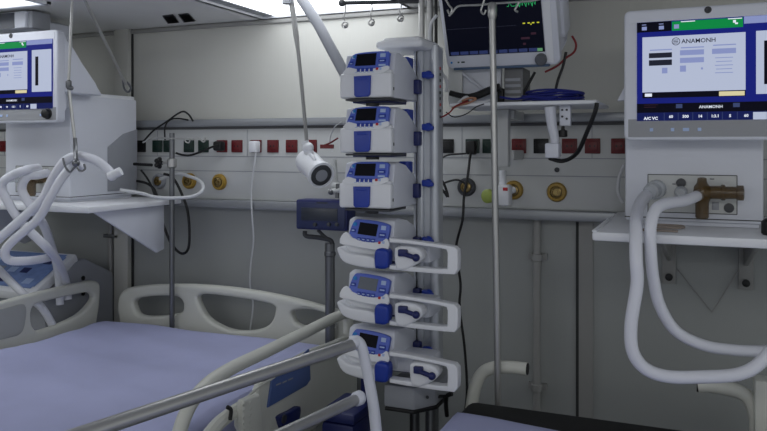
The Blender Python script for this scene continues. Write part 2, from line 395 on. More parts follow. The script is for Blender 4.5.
# right rail: outer tube, panel, controls
RX2 = -1.06
rt = [onX(a, b, RX2) for a, b in ((348, 318), (342, 314.5), (300, 335), (262, 353.5), (233, 367.5), (210, 382), (194, 399), (184, 418), (176, 445), (170, 470))]
rail = obj('side_rail', MB().tube([rt[0]-Vector((0, 0, .05))]+rt, .0165, 12, 6), BEIGE, bed); rail['label'] = 'raised rail tube with control panel'
pl = pX([(243, 440), (238, 420), (255, 393), (262, 378), (283, 366), (306, 352), (330, 343), (351, 337), (353, 360), (353, 430)], RX2)
pl = pl+[(pl[-1][0]-.02, .66), (pl[0][0]+.03, .66), (pl[0][0], .70)]
obj('rail_panel', MB().plate([pl], YZ(RX2-.004), .022, .007, 3).tube([onX(246, 398, RX2+.01), onX(268, 381, RX2+.01), onX(305, 366, RX2+.01), onX(352, 352, RX2+.01)], .003, 8, 5), BEIGE, rail)
cp = pX([(264, 407), (268, 379), (289, 364), (305.5, 348.5), (307, 379), (303, 385)], RX2)
cpo = obj('control_panel', MB().plate([cp], YZ(RX2+.010), .006, .002, 0), mat('panel_blue', (82, 104, 158), .4), rail); cpo['label'] = 'blue control panel'
# faint lettering strip on the blue panel
q = MB()
for k, (a, b, c) in enumerate(((276, 386, 5), (282.5, 383.5, 4), (288, 381, 5))):
    A = onX(a, b, RX2+.0135); B = onX(a+c, b-c*.45, RX2+.0135); q.prism([A, B, B+Vector((0, 0, .004)), A+Vector((0, 0, .004))], (.0004, 0, 0))
obj('panel_marking', q, GREYP, cpo)
sh = pX([(273.5, 420), (274, 415), (284, 410), (294, 405.5), (292.5, 420), (286, 430), (278, 431)], RX2)
sho = obj('release_handle', MB().plate([sh], YZ(RX2+.014), .018, .005, 3), NAVY, rail)
c = onX(284, 419, RX2+.024); obj('dial', MB().lathe(c-Vector((.002, 0, 0)), (1, 0, 0), [(.012, 0), (.012, .004), (.006, .005)]), DGREY, sho)
hs = pX([(241, 440), (238.5, 404), (243, 398), (252, 394.5), (256, 397), (257, 436)], RX2+.02)
ho = obj('handset', MB().plate([hs], YZ(RX2+.024), .022, .007, 3), BEIGE, rail)
q = MB()
for i in range(2):
    for j in range(5):
        c = onX(243.5+i*7, 405+j*6.5-i*2.4, RX2+.036); q.box(c-Vector((.0010, .005, .003)), c+Vector((.0003, .005, .003)), .0003)
obj('keypad', q, BEIGE, ho)
q = [onX(a, b, RX2) for a, b in ((205, 440), (218, 424), (232, 413), (240, 408))]
obj('support_bar', MB().tube(q, .017, 10, 4).m(1).tube([onX(227, 407, RX2+.012), onX(231, 410, RX2+.018), onX(230, 420, RX2+.018)], .005, 8, 4), [BEIGE, BLACK], rail)
# mattress + sheet
tag(obj('mattress', mattress(BX0+.012, BX1-.012, BY0+.012, BY1-.012, .657, .832), MATT), 'black mattress under the lavender sheet of the left bed', 'mattress')
tag(obj('bed_sheet', sheet_bm(BX0, BX1, BY0, BY1, .69, .845, .03, .010, 5), SHEET), 'lavender blue sheet stretched over the large left bed', 'bed sheet')

# --- second bed
EX0, EX1, EY1, EY0 = -.575, .36, -.455, -2.25
b2 = thing('hospital_bed', 'hospital bed in the foreground with grey head tubes and steel barred side rail', 'bed', ((EX0+EX1)/2, -1.3, 0))
bed_base(b2, EX0, EX1, EY0, -.34)
ya = -.405
L = [onY(a, b, ya) for a, b in ((471, 421), (472.5, 401), (476, 384), (483, 372.5), (494, 367.8), (510, 367.2), (527, 369))]
hb = obj('head_tube', MB().tube([Vector((L[0].x, ya, .60))]+L, .0172, 14, 6).m(1).cyl(L[-1]-Vector((.002, 0, 0)), L[-1]+Vector((.003, 0, 0)), .0152), [BEIGE, BLACK], b2)
L = [onY(a, b, ya) for a, b in ((757, 440), (756, 417), (750, 400), (741, 392.5), (729, 389), (712, 386), (698, 385.5))]
obj('head_tube', MB().tube([Vector((L[0].x, ya, .60))]+L, .0172, 14, 6).m(1).cyl(L[-1]-Vector((.003, 0, 0)), L[-1]+Vector((.002, 0, 0)), .0152), [BEIGE, BLACK], b2)
A = onY(761, 381, ya-.04)
obj('head_post', MB().box((A.x-.014, ya-.040, .58), (A.x+.036, ya+.020, A.z), .008), BEIGE, b2)
# barred rail swung outwards
z0 = 1.65; top = P(353, 341, z0); dirv = -(FW+RT*.822).normalized()
def bar(px, py, z): return P(px, py, z)
sr = obj('side_rail', MB().cyl(P(355, 343.5, 1.65), P(90, 431.5, 1.175)+(P(90, 431.5, 1.175)-P(355, 343.5, 1.65))*.9, .0130, 16), STEEL, b2); sr['label'] = 'steel barred side rail'
B0 = P(359, 398, 1.655); B1 = P(286, 432, 1.45)
obj('lower_bar', MB().cyl(B0, B1+(B1-B0)*2.0, .0122, 14), STEEL, sr)
pp = [P(a, b, 1.65) for a, b in ((350, 340.5), (355.5, 340), (361, 345), (365, 360), (370.5, 388), (374, 410), (377, 440), (379, 470))]
Mq = MB().tube(pp, .0108, 14, 6, rf=lambda i, n: (.85 if i < 6 else 1.0)*(1+.25*i/n))
obj('end_post', Mq, WHITE2, sr)
obj('collar', MB().lathe(B0-dirv*.008, dirv, [(.014, 0), (.016, .004), (.016, .018), (.011, .026)]), WHITE2, sr)
obj('collar', MB().ball(P(354, 342.5, 1.647), .0155, (1, 1, .9)), WHITE2, sr)
# lower end of the post runs down to the bed frame
obj('rail_bracket', MB().tube([P(379, 470, 1.65), Vector((-.66, -.86, .70)), Vector((-.60, -.83, .64)), Vector((-.54, -.83, .63))], .014, 10, 5), WHITE2, sr)
tag(obj('mattress', mattress(EX0, EX1, EY0, EY1, .657, .825, .03), MATT), 'black mattress of the foreground bed, its head end uncovered', 'mattress')
# sheet of second bed: leaves the black head end bare
sm = sheet_bm(EX0-.004, EX1+.004, EY0-.004, -.575, .70, .838, .035, .007, 11)
for v in sm.bm.verts:
    v.co.y -= max(0, (v.co.x-EX0))*.09*max(0, min(1, (v.co.y+1.4)/.8))
tag(obj('bed_sheet', sm, SHEET), 'lavender sheet with a slanting edge on the foreground bed', 'bed sheet')

# ------------------------------------------------------------------ pump tower
colx0, colx1 = onY(415, 80, -.39).x, onY(439, 80, -.39).x
cx = (colx0+colx1)/2
tw = thing('pump_tower', 'silver docking column carrying six infusion pumps, with white cap', 'docking station', (cx, -.4, 0))
zt = 1.5+ (147-47)*2.13/750; zbm = 1.5-(388-147)*2.1/750
col = MB().box((colx0, -.41, zbm), (colx1, -.345, zt), .010)
for xx in (colx1-.060,): col.m(1).box((xx-.0008, -.4125, zbm+.01), (xx+.0008, -.409, zt-.01))
col.m(0).box((colx1-.052, -.425, zbm), (colx1-.036, -.40, zt), .004).tube([(colx1-.008, -.405, zbm), (colx1-.008, -.405, zt)], .014, 14)
obj('column', col, [ALU, DGREY], tw)
q = MB().tube([(colx1+.004, -.385, zt-.02-k*.002) for k in range(2)], .001)
cap = MB()
A = onY(375, 49, -.50); B = onY(441, 47, -.34); zc0 = A.z; zc1 = onY(385, 37, -.5).z
zt = zc0+.004
cap.box((A.x, -.50, zc0), (B.x, -.315, zc0+.022), .010, seg=4).box((A.x+.012, -.488, zc0+.012), (B.x-.008, -.325, zc1), .012, seg=4)
obj('cap', cap, WHITE, tw)
# small coloured status strip on the side of the column
st = MB()
for k in range(9): st.m(k % 3).box((colx1+.0045, -.40, zt-.05-k*.017), (colx1+.0065, -.392, zt-.058-k*.017))
obj('status_lights', st, [REDK, DGREEN, DGREY], tw)
# docking connectors + knobs
for i, (py) in enumerate((75, 127, 183, 240, 293, 350)):
    p = onY(429, py, -.43)
    k = MB().lathe((p.x, -.415, p.z), (0, -1, 0), [(.006, 0), (.006, .012), (.011, .014), (.012, .022), (.008, .028), (.002, .029)]).box((p.x-.018, -.446, p.z-.010), (p.x+.017, -.430, p.z+.004), .006).box((p.x-.018, -.444, p.z-.004), (p.x-.002, -.420, p.z+.009), .004)
    ko = obj('release_knob', k, BLUE, tw)
# base box and floor pole
A = onY(385, 410, -.55); B = onY(437, 410, -.46)
obj('power_base', MB().prism([(A.x, -.56, A.z+.012), (B.x-.03, -.56, A.z+.012), (B.x+.012, -.50, A.z+.012), (B.x+.012, -.34, A.z+.012), (A.x, -.34, A.z+.012)], (0, 0, .060), .007).m(1)
    .prism([(A.x+.004, -.563, A.z+.004), (B.x-.03, -.563, A.z+.004), (B.x+.015, -.502, A.z+.004), (B.x+.015, -.34, A.z+.004), (A.x+.004, -.34, A.z+.004)], (0, 0, .009), .002).m(2).lathe((B.x-.002, -.535, A.z+.045), (.8, -1, 0), [(.004, 0), (.004, .004)]), [GREYP, BLACK, DGREY], tw)
obj('pole', MB().cyl((cx+.01, -.375, .03), (cx+.01, -.375, zbm+.03), .019).cyl((cx-.04, -.375, .03), (cx-.04, -.375, zbm+.03), .012), DSTEEL, tw)
obj('foot', MB().box((cx-.20, -.405, .001), (cx+.16, -.345, .035), .01).box((cx-.03, -.6, .001), (cx+.04, -.15, .035), .01), DGREY, tw)
# pair of steel poles from the ceiling with the hook bar
cp_ = thing('ceiling_pole', 'twin steel poles dropping from the ceiling behind the pump tower, with hook bar', 'pole', (cx, -.325, zt))
px0 = onY(421, 20, -.30).x; px1 = onY(428, 20, -.30).x
obj('pole', MB().cyl((px0, -.295, zt-.25), (px0, -.295, CZ-.001), .009, 12), STEEL, cp_)
obj('pole', MB().cyl((px1+.004, -.295, zt-.25), (px1+.004, -.295, CZ-.001), .010, 12), STEEL, cp_)
obj('rod', MB().cyl((px1+.024, -.297, zt-.25), (px1+.024, -.297, CZ-.001), .005, 8), BLACK, cp_)
hbz = 1.5+143.5*2.2/750
E0 = P(342, 3, 2.2); E1 = Vector((px0-.008, -.297, E0.z+.012))
hbr = obj('hook_bar', MB().cyl(E0, E1, .006, 10).ball(E0, .011), DGREY, cp_)
for px, py in ((345, 26), (372, 23), (402, 18)):
    f = (px-342)/(421-342); s = E0.lerp(E1, min(1, f)); d = P(px, py, 2.2); d = Vector((s.x, s.y, d.z))
    n = MB().tube([s, s+Vector((.002, 0, -.02)), d+Vector((-.004, 0, .03)), d+Vector((0, 0, .014))], .0022, 6, 4)
    n.tube([d+Vector((math.cos(a_)*.009, 0, math.sin(a_)*.009+.004)) for a_ in [x*2*PI/14 for x in range(14)]], .0026, 6, closed=True).ball(d+Vector((.003, -.002, 0)), .006)
    obj('hook', n, STEEL, hbr)

# --- volumetric pumps
PF = -.60
x0p = onY(341, 100, PF).x
def roundpoly(y, pts): return [Vector((a, y, b)) for a, b in pts]
def vol_pump(zb, label):
    X = x0p; t = thing('infusion_pump', label, 'infusion pump', (X+.075, PF+.09, zb), 'infusion pumps on the tower')
    prof = [(.012, 0), (.012, .066), (.020, .119), (.050, .123), (.100, .112), (.160, .088), (.188, .070), (.190, 0)]
    obj('body', MB().prism([(X+.006, PF+a, zb+b) for a, b in prof], (.1425, 0, 0), .005), WHITE2, t)
    dr = obj('door', MB().box((X, PF-.010, zb+.001), (X+.149, PF+.018, zb+.067), .007, seg=3).box((X+.004, PF-.002, zb+.062), (X+.146, PF+.024, zb+.075), .006).m(1).box((X+.1490, PF+.004, zb+.020), (X+.1496, PF+.010, zb+.028)), [WHITE, BLACK], t)
    obj('door_handle', MB().plate([[(X+.046, zb+.008), (X+.045, zb+.058), (X+.093, zb+.059), (X+.091, zb+.010), (X+.085, zb+.004), (X+.052, zb+.003)]], XZ(PF-.013), .008, .002, 0).box((X+.055, PF-.0185, zb+.047), (X+.084, PF-.015, zb+.055), .002), BLUE, dr)
    # display panel, leaning back
    T = Matrix.Translation((X+.0075, PF+.004, zb+.069)) @ Matrix.Rotation(math.radians(-12), 4, 'X') @ Matrix.Diagonal((.95, 1, 1, 1))
    def loc(m):
        for v in m.bm.verts: v.co = T @ v.co
        return m
    out = [(.012, .004), (.018, .030), (.026, .046), (.045, .052), (.090, .054), (.134, .052), (.137, .040), (.136, .014), (.124, .004), (.095, -.006), (.045, -.006)]
    dp = obj('display_panel', loc(MB().plate([out], XZ(-.004), .014, .003, 2)), BLUEF, t)
    obj('keypad_frame', loc(MB().plate([[(.004, -.004), (.018, .012), (.044, .006), (.096, .006), (.122, .010), (.138, .012), (.140, .000), (.100, -.010), (.040, -.010)]], XZ(-.011), .004, .001, 2)), WHITE, dp)
    obj('screen', loc(MB().prism(roundpoly(-.0125, [(.038, .015), (.041, .047), (.100, .048), (.099, .015)]), (0, .003, 0))), SCRDARK, dp)
    k = MB()
    k.m(0).box((.026, -.0135, .035), (.035, -.011, .042), .0008).box((.112, -.0135, .036), (.128, -.011, .046), .0008).box((.109, -.0135, .012), (.130, -.011, .017), .0008)
    k.m(1).box((.020, -.0135, .018), (.032, -.011, .028), .0008).box((.108, -.0135, .022), (.130, -.011, .031), .0008)
    for i in range(4): k.m(1).box((.045+i*.013, -.0140, -.002), (.055+i*.013, -.0125, .008), .0008)
    for i in range(5): k.m(0).box((.040+i*.0125, -.0143, -.0045), (.048+i*.0125, -.0125, -.0030), .0004)
    k.m(0).box((.022, -.0137, .020), (.030, -.012, .0225), .0004).box((.112, -.0137, .0245), (.126, -.012, .0275), .0004)
    k.m(2).box((.102, -.0140, .001), (.110, -.0125, .008), .0008); k.m(0).box((.112, -.0140, .001), (.119, -.0125, .008), .0008)
    k.m(3).box((.030, -.0137, .036), (.037, -.011, .044), .0008)
    obj('keys', loc(k), [KEY, BLUE, REDK, CYAN], dp)
    obj('base_plate', MB().box((X+.02, PF+.03, zb-.010), (X+.13, PF+.15, zb+.001), .002), NAVY, t)
    obj('docking_hook', MB().box((X+.140, PF+.155, zb+.02), (X+.166, PF+.188, zb+.060), .004), NAVY, t)
    obj('docking_lever', MB().box((X+.112, PF+.135, zb+.088), (X+.140, PF+.18, zb+.122), .004), BLUE, t)
    obj('foot_tray', MB().box((X+.018, PF-.012, zb-.006), (X+.150, PF+.10, zb-.001), .002).cyl((X+.07, PF+.05, zb-.017), (X+.07, PF+.05, zb-.004), .018), DGREY, t)
    return t
def pz(py, px=365): return onY(px, py, PF).z
V0 = pz(98.5)
v1 = vol_pump(V0, 'white infusion pump with blue door handle, topmost on the tower')
dup(v1, (0, 0, pz(153.3)-V0), 'white infusion pump with blue door handle, second from the top of the tower')
dup(v1, (-.002, 0, pz(208.5)-V0), 'white infusion pump with blue door handle, directly above the syringe pumps')

# --- syringe pumps
def syr_pump(zb, scr, label, dd=0):
    X = x0p; t = thing('syringe_pump', label, 'syringe pump', (X+.16, PF+.09, zb), 'syringe pumps on the tower')
    prof = [(.020, .055), (.016, .080), (.024, .122), (.050, .127), (.110, .117), (.170, .098), (.188, .075), (.188, .02), (.040, .02)]
    obj('body', MB().prism([(X+.012, PF+a, zb+b) for a, b in prof], (.134, 0, 0), .006).box((X+.05, PF+.045, zb+.012), (X+.235, PF+.14, zb+.058), .008), WHITE2, t)
    # curved lower trough lip
    lip = [(X-.002, zb+.050), (X-.004, zb+.040), (X+.012, zb+.014), (X+.045, zb+.004), (X+.090, zb+.000), (X+.12, zb+.002), (X+.12, zb+.022), (X+.085, zb+.032), (X+.03, zb+.036), (X+.010, zb+.046)]
    obj('trough', MB().plate([lip], XZ(PF+.008), .050, .006, 3).box((X+.005, PF+.012, zb+.030), (X+.11, PF+.04, zb+.066), .008), WHITE, t)
    T = Matrix.Translation((X+.003, PF+.008, zb+.077)) @ Matrix.Rotation(math.radians(3), 4, 'Y') @ Matrix.Rotation(math.radians(-14), 4, 'X') @ Matrix.Diagonal((.97, 1, .93, 1))
    def loc(m):
        for v in m.bm.verts: v.co = T @ v.co
        return m
    out = [(.020, .000), (.024, .028), (.032, .048), (.048, .053), (.100, .052), (.134, .046), (.138, .034), (.136, .006), (.128, -.010), (.095, -.016), (.050, -.014), (.028, -.010)]
    dp = obj('display_panel', loc(MB().plate([out], XZ(-.004), .014, .003, 2)), BLUEF, t)
    obj('keypad_frame', loc(MB().plate([[(-.002, -.022), (.000, .000), (.012, .012), (.026, .006), (.034, -.002), (.070, -.009), (.105, -.008), (.124, -.002), (.132, .006), (.142, -.002), (.142, -.024), (.110, -.030), (.030, -.026)]], XZ(-.009), .010, .003, 2)), WHITE, dp)
    obj('screen', loc(MB().prism(roundpoly(-.0125, [(.047, .010), (.050, .044), (.104, .042), (.102, .008)]), (0, .003, 0))), scr, dp)
    k = MB()
    k.m(3).box((.030, -.0135, .032), (.041, -.011, .042), .0008)
    k.m(0).box((.114, -.0135, .028), (.128, -.011, .040), .0008).m(1).box((.026, -.0135, .014), (.040, -.011, .024), .0008).box((.110, -.0135, .006), (.130, -.011, .020), .0008)
    for i in range(4): k.m(4).box((.048+i*.014, -.0135, -.010), (.059+i*.014, -.0105, .001), .0008)
    for i in range(4): k.m(0).box((.050+i*.014, -.0145, -.006), (.057+i*.014, -.0125, -.003), .0004)
    k.m(0).box((.029, -.0143, .017), (.037, -.0130, .0205), .0004).box((.113, -.0143, .012), (.127, -.0130, .0155), .0004)
    k.m(2).box((.112, -.0155, -.012), (.119, -.013, -.005), .0008).m(0).box((.123, -.0155, -.010), (.130, -.013, -.003), .0008)
    obj('keys', loc(k), [KEY, BLUE, REDK, CYAN, BLUE], dp)
    obj('syringe_clamp', MB().plate([[(X+.108, zb+.006), (X+.107, zb+.040), (X+.116, zb+.053), (X+.138, zb+.053), (X+.147, zb+.042), (X+.145, zb+.012), (X+.136, zb+.002), (X+.114, zb+.002)]], XZ(PF-.008), .038, .008, 3), BLUE, t)
    dv = obj('plunger_driver', MB().plate([[(X+.163+dd, zb+.014), (X+.161+dd, zb+.048), (X+.168+dd, zb+.060), (X+.200+dd, zb+.062), (X+.228+dd, zb+.057), (X+.238+dd, zb+.040), (X+.225+dd, zb+.022), (X+.190+dd, zb+.002), (X+.170+dd, zb+.003)]], XZ(PF+.000), .045, .008, 3), WHITE, t)
    obj('lever', MB().box((X+.176+dd, PF-.034, zb+.038), (X+.200+dd, PF-.020, zb+.056), .003).cyl((X+.195+dd, PF-.030, zb+.044), (X+.224+dd, PF-.034, zb+.038), .006).ball((X+.226+dd, PF-.034, zb+.038), .010), NAVY, dv)
    lp = [(.146, .070), (.146, .0815), (.20, .0785), (.28, .0720), (.320, .068), (.329, .060), (.330, .036), (.329, .010), (.321, -.001), (.28, -.002), (.20, -.001), (.146, .001), (.146, .012), (.20, .011), (.28, .010), (.302, .012), (.303, .03), (.303, .052), (.300, .060), (.28, .063), (.20, .0695)]
    lp = [(X+a_, zb+b_) for a_, b_ in lp]
    obj('guard_frame', MB().plate([lp], XZ(PF-.002), .030, .003, 0), WHITE, t)
    obj('docking_hook', MB().box((X+.140, PF+.155, zb+.03), (X+.166, PF+.188, zb+.065), .004), NAVY, t)
    obj('base_plate', MB().box((X+.07, PF+.10, zb-.006), (X+.16, PF+.15, zb+.016), .004), NAVY, t)
    return t
S0 = pz(267); s1 = syr_pump(S0, SCRDARK, 'white syringe pump with dark screen, directly below the three infusion pumps')
s2 = syr_pump(pz(321.5), SCRGREY, 'white syringe pump with a lit grey screen, middle of the syringe pumps')
s3 = syr_pump(pz(378), SCRDARK, 'white syringe pump at the bottom of the tower, partly behind the rail post', .042)
# navy cabinet under/behind the lowest pump
A = onY(337, 398, -.52); B = onY(368, 380, -.52)
nb = thing('supply_bin', 'dark navy plastic bin standing behind the steel side rail', 'bin', ((A.x+B.x)/2, -.50, 0))
zt1 = onY(352, 406, -.52).z; zt2 = onY(352, 377, -.52).z; x0_ = onY(330, 400, -.52).x; x2_ = onY(352, 380, -.52).x; x3_ = onY(367, 400, -.52).x-.012
obj('bin', MB().box((x0_, -.58, .002), (x3_, -.42, zt1-.03), .015).m(1).box((x0_+.02, -.582, .30), (x3_-.02, -.578, .5), .001), [NAVY, BLUE], nb)
obj('lid', MB().box((x0_-.004, -.585, zt1-.03), (x3_+.004, -.415, zt1), .01), NAVY, nb)
obj('back_board', MB().box((x2_, -.47, zt1-.01), (x3_, -.42, zt2), .01), NAVY, nb)
# black strap + cable under the tower
tag(obj('power_cord', MB().tube([P(452, 394, 2.02), P(447, 396, 2.03), P(446, 404, 2.04), P(447, 416, 2.05)], .006, 8, 5).tube([P(434, 402, 2.02), P(438, 397, 2.02), P(446, 396, 2.03)], .004, 8, 5), CABLE), 'short black cord with plug hanging from the pump tower base', 'cord')
tag(obj('power_cord', MB().tube([P(411, 409, 2.12), P(411, 430, 2.12), P(410, 470, 2.12), P(408, 600, 2.12)], .004, 8, 5), CABLE), 'black cord hanging straight below the pump tower base', 'cord')

# ------------------------------------------------------------------ thick arm, examination lamp
o = MB().tube([P(288, -22, 2.30), P(318, 24, 2.25), P(349, 82, 2.18)], .0165, 14, 1)
t = thing('support_arm', 'thick grey tube slanting from the ceiling to the pump tower', 'arm', P(349, 82, 2.18))
obj('tube', o, GREYP, t); T0 = P(288, -22, 2.30)
obj('ceiling_mount', MB().lathe((T0.x, T0.y, CZ-.001), (0, 0, -1), [(.035, 0), (.035, .006), (.018, .012), (.018, abs(CZ-T0.z)+.01)]), GREYP, t)
zl = 2.30
t = thing('examination_lamp', 'white examination spotlight on a thin stem hanging from the ceiling', 'lamp', P(308, 160, zl))
sA = P(288, -10, zl); 
obj('stem', MB().tube([Vector((sA.x, sA.y, CZ-.001)), P(291, 0, zl), P(298, 50, zl), P(303, 100, zl), P(307, 146, zl)], .0058, 10, 4, rf=lambda i, n: 1.5 if i < 8 else 1), TRIM, t)
obj('joint', MB().ball(P(308, 148, zl), .018).ball(P(309, 153, zl), .016).cyl(P(305, 141, zl), P(308, 150, zl), .011), WHITE, t)
fc = P(320, 174, zl-.055); bc = P(307, 161, zl+.03); ax = (fc-bc).normalized(); Lh = (fc-bc).length
hd = obj('lamp_head', MB().lathe(bc, ax, [(.012, -.016), (.036, -.006), (.038, .012), (.036, Lh*.75), (.041, Lh), (.041, Lh+.012), (.034, Lh+.012), (.034, Lh+.006), (.001, Lh+.006)], 28), WHITE, t)
obj('lens', MB().lathe(fc+ax*.004, ax, [(.033, 0), (.033, .006), (.018, .008), (.001, .008)], 24), DGREY, hd)
obj('lens_centre', MB().lathe(fc+ax*.0125, ax, [(.019, 0), (.019, .001), (.001, .0015)], 20), GREYP, hd)
for k in range(12):
    pass
obj('yoke', MB().tube([P(309, 154, zl), P(314, 158, zl-.045), P(317, 168, zl-.045)], .006, 8, 4), WHITE, t)

# ------------------------------------------------------------------ small blue display on a pole (bed head)
pxm = onY(330, 300, -.130).x
t = thing('display_stand', 'dark blue display box on a grey pole at the bed head', 'monitor', (pxm, -.130, .6))
tp = onY(330, 243, -.130).z
obj('pole', MB().cyl((pxm, -.130, .60), (pxm, -.130, tp), .0165, 16).lathe((pxm, -.130, tp-.045), (0, 0, 1), [(.017, 0), (.020, .004), (.020, .014), (.017, .018)]), DSTEEL, t)
A = onY(298, 199, -.16); B = onY(349, 231, -.16)
bx = obj('display_box', MB().box((A.x, -.175, B.z), (B.x, -.105, A.z), .006), NAVY, t)
obj('bezel', MB().box((A.x+.006, -.179, B.z+.006), (B.x-.006, -.174, A.z-.008), .002), mat('bezel_slate', (38, 48, 88), .4), bx)
A2 = onY(304, 207, -.16); B2 = onY(340, 221, -.16)
obj('screen', MB().box((A2.x, -.181, B2.z), (B2.x, -.178, A2.z), .001), SCRB, bx)
k = MB()
for px in (315, 329, 337): c = onY(px, 224.5, -.18); k.lathe((c.x, -.178, c.z), (0, -1, 0), [(.007, 0), (.006, .008), (.001, .009)], 12)
obj('knob', k, DGREY, bx)
k = MB(); c = onY(322, 203, -.18); k.box((c.x-.022, -.1795, c.z-.002), (c.x+.02, -.1785, c.z+.003))
obj('label_strip', k, SCRB, bx)
q = [onY(a, b, -.14) for a, b in ((305, 231), (306, 236), (318, 237.5), (330, 240), (332, 244))]
obj('bracket', MB().tube(q, .008, 8, 4).tube([onY(a, b, -.14) for a, b in ((318, 230), (324, 236), (331, 241))], .006, 8, 3), DGREY, t)

# ------------------------------------------------------------------ IV pole left at bed head, hooks
pxi = onY(172, 250, -.128).x
t = thing('iv_pole', 'slim steel drip pole with cross hooks at the left bed head', 'drip pole', (pxi, -.128, .6))
ztp = onY(172, 133, -.128).z
obj('pole', MB().cyl((pxi, -.128, .60), (pxi, -.128, ztp), .0095, 14), DSTEEL, t)
q = [onY(a, b, -.135) for a, b in ((143, 142.5), (146, 141), (152, 137.5), (160, 137.8), (173, 138.5), (190, 138.5), (199, 138.3), (202, 141), (204.5, 141.5), (205, 137.5))]
obj('cross_hook', MB().tube(q, .0032, 8, 4).tube([onY(a, b, -.135) for a, b in ((184, 138.5), (186, 142), (189, 142.5), (190, 139))], .0028, 8, 4), STEEL, t)
c = onY(172, 163, -.128)
cl = obj('clamp', MB().lathe((pxi, -.128, c.z-.018), (0, 0, 1), [(.012, 0), (.018, .004), (.018, .032), (.012, .036)]).cyl((pxi-.05, -.13, c.z), (pxi, -.13, c.z), .005), STEEL, t)
kk = Vector((pxi-.05, -.135, c.z)); k = MB().lathe(kk, (-1, 0, 0), [(.006, -.01), (.012, .0), (.012, .012), (.004, .014)], 14)
for a_ in range(5): k.ball(kk+Vector((-.006, math.cos(a_*2*PI/5)*.014, math.sin(a_*2*PI/5)*.014)), .009)
obj('knob', k, BLACK, cl)

# ------------------------------------------------------------------ IV pole right
zr = 1.99
t = thing('iv_pole', 'tall steel drip pole with cross hooks in front of the patient monitor', 'drip pole', Vector((onY(496, 300, -.432).x, -.432, 0)))
xr = onY(495.3, 200, -.432).x; yb = -.432
obj('pole', MB().cyl((xr-.008, yb, onY(492, 14, yb).z), (xr+.008, yb, .80), .0088, 14).cyl((xr+.008, yb, .80), (xr+.008, yb, .60), .010), STEEL, t)
t_ = onY(491.5, 3, yb)
obj('pole_head', MB().lathe((xr-.008, yb, t_.z-.045), (0, 0, 1), [(.009, 0), (.013, .012), (.013, .040), (.009, .046)]), STEEL, t)
q = [onY(a, b, yb) for a, b in ((449, 16), (452, 13), (457, 7), (464, 5.5), (480, 5), (492, 3.6), (510, 2.5), (530, 1), (540, -1))]
obj('cross_hook', MB().tube(q, .0032, 8, 4).tube([onY(a, b, yb) for a, b in ((443, -6), (449, 5), (452, 9), (450, 14), (447.5, 10))], .003, 8, 4)
    .tube([onY(a, b, yb) for a, b in ((486, -6), (483, 4), (481, 11), (484, 14), (486, 10))], .003, 8, 4)
    .tube([onY(a, b, yb) for a, b in ((519, 2), (517, 6), (515, 10), (518, 12))], .003, 8, 4), STEEL, t)
obj('clamp', MB().box((xr-.02, yb-.018, .60), (xr+.03, yb+.03, .66), .005), DSTEEL, t)

# ------------------------------------------------------------------ patient monitor on its shelf
SHY = -.38
A = onY(449, 107, SHY); B = onY(597, 105, SHY); SZ = A.z
t = thing('wall_shelf', 'white shelf below the patient monitor, on a white bracket', 'shelf', ((A.x+B.x)/2, -.1, SZ-.012))
obj('shelf_board', MB().box((A.x, SHY, SZ), (B.x, -.10, SZ+.011), .004), WHITE, t)
A5 = onY(495, 118, -.20); B5 = onY(508, 118, -.20)
obj('bracket_post', MB().box((A5.x, -.20, 1.44), (B5.x, -.165, SZ), .004).box((A5.x-.01, -.165, 1.46), (B5.x+.01, -.026, 1.49), .004).box((A5.x-.01, -.165, SZ-.03), (B5.x+.01, -.024, SZ-.001), .004), PANEL, t)
arm = MB(); q = [onY(a, b, -.34) for a, b in ((550, 107), (552, 125), (555, 140), (552, 150))]
arm.tube(q, .013, 10, 4, rf=lambda i, n: 1.2-.5*i/n).box((onY(546, 150, -.34).x, -.36, onY(546, 158, -.34).z), (onY(560, 150, -.34).x, -.32, onY(546, 143, -.34).z), .005)
obj('bracket_arm', arm, WHITE2, t)
br = MB(); a_ = onY(560, 126, -.32); b_ = onY(571, 107, -.32); br.box((a_.x, -.33, a_.z), (b_.x, -.31, SZ), .002)
for dx, dz in ((.008, -.012), (.020, -.012), (.008, -.03), (.020, -.036)): br.m(1).lathe((a_.x+dx, -.331, SZ+dz), (0, -1, 0), [(.003, 0), (.003, .003)], 8)
obj('bracket_plate', br, [WHITE2, DGREY], t)
c = onY(563, 132, -.33); obj('adjuster_knob', MB().lathe((c.x, -.33, c.z), (0, 0, -1), [(.004, -.016), (.005, -.006), (.012, -.004), (.012, .012), (.008, .014)], 12), BLACK, t)
c = onY(556, 170, -.02); obj('bolt', MB().lathe((c.x, .001, c.z), (0, -1, 0), [(.008, 0), (.008, .006), (.003, .008)], 10), DGREY, t)

MO = Vector((onY(447.3, 66, -.325).x, -.325, onY(447, 69.5, -.325).z)); MW = onY(561, 64, -.325).x-MO.x; MH = .285
MM = Matrix.Translation(MO) @ Matrix.Rotation(math.radians(24), 4, 'X')
t = thing('patient_monitor', 'large patient monitor with dark screen and green trace, above the white shelf', 'monitor', (MO.x+MW/2, MO.y+.05, SZ+.011))
def ml(m):
    for v in m.bm.verts: v.co = MM @ v.co
    return m
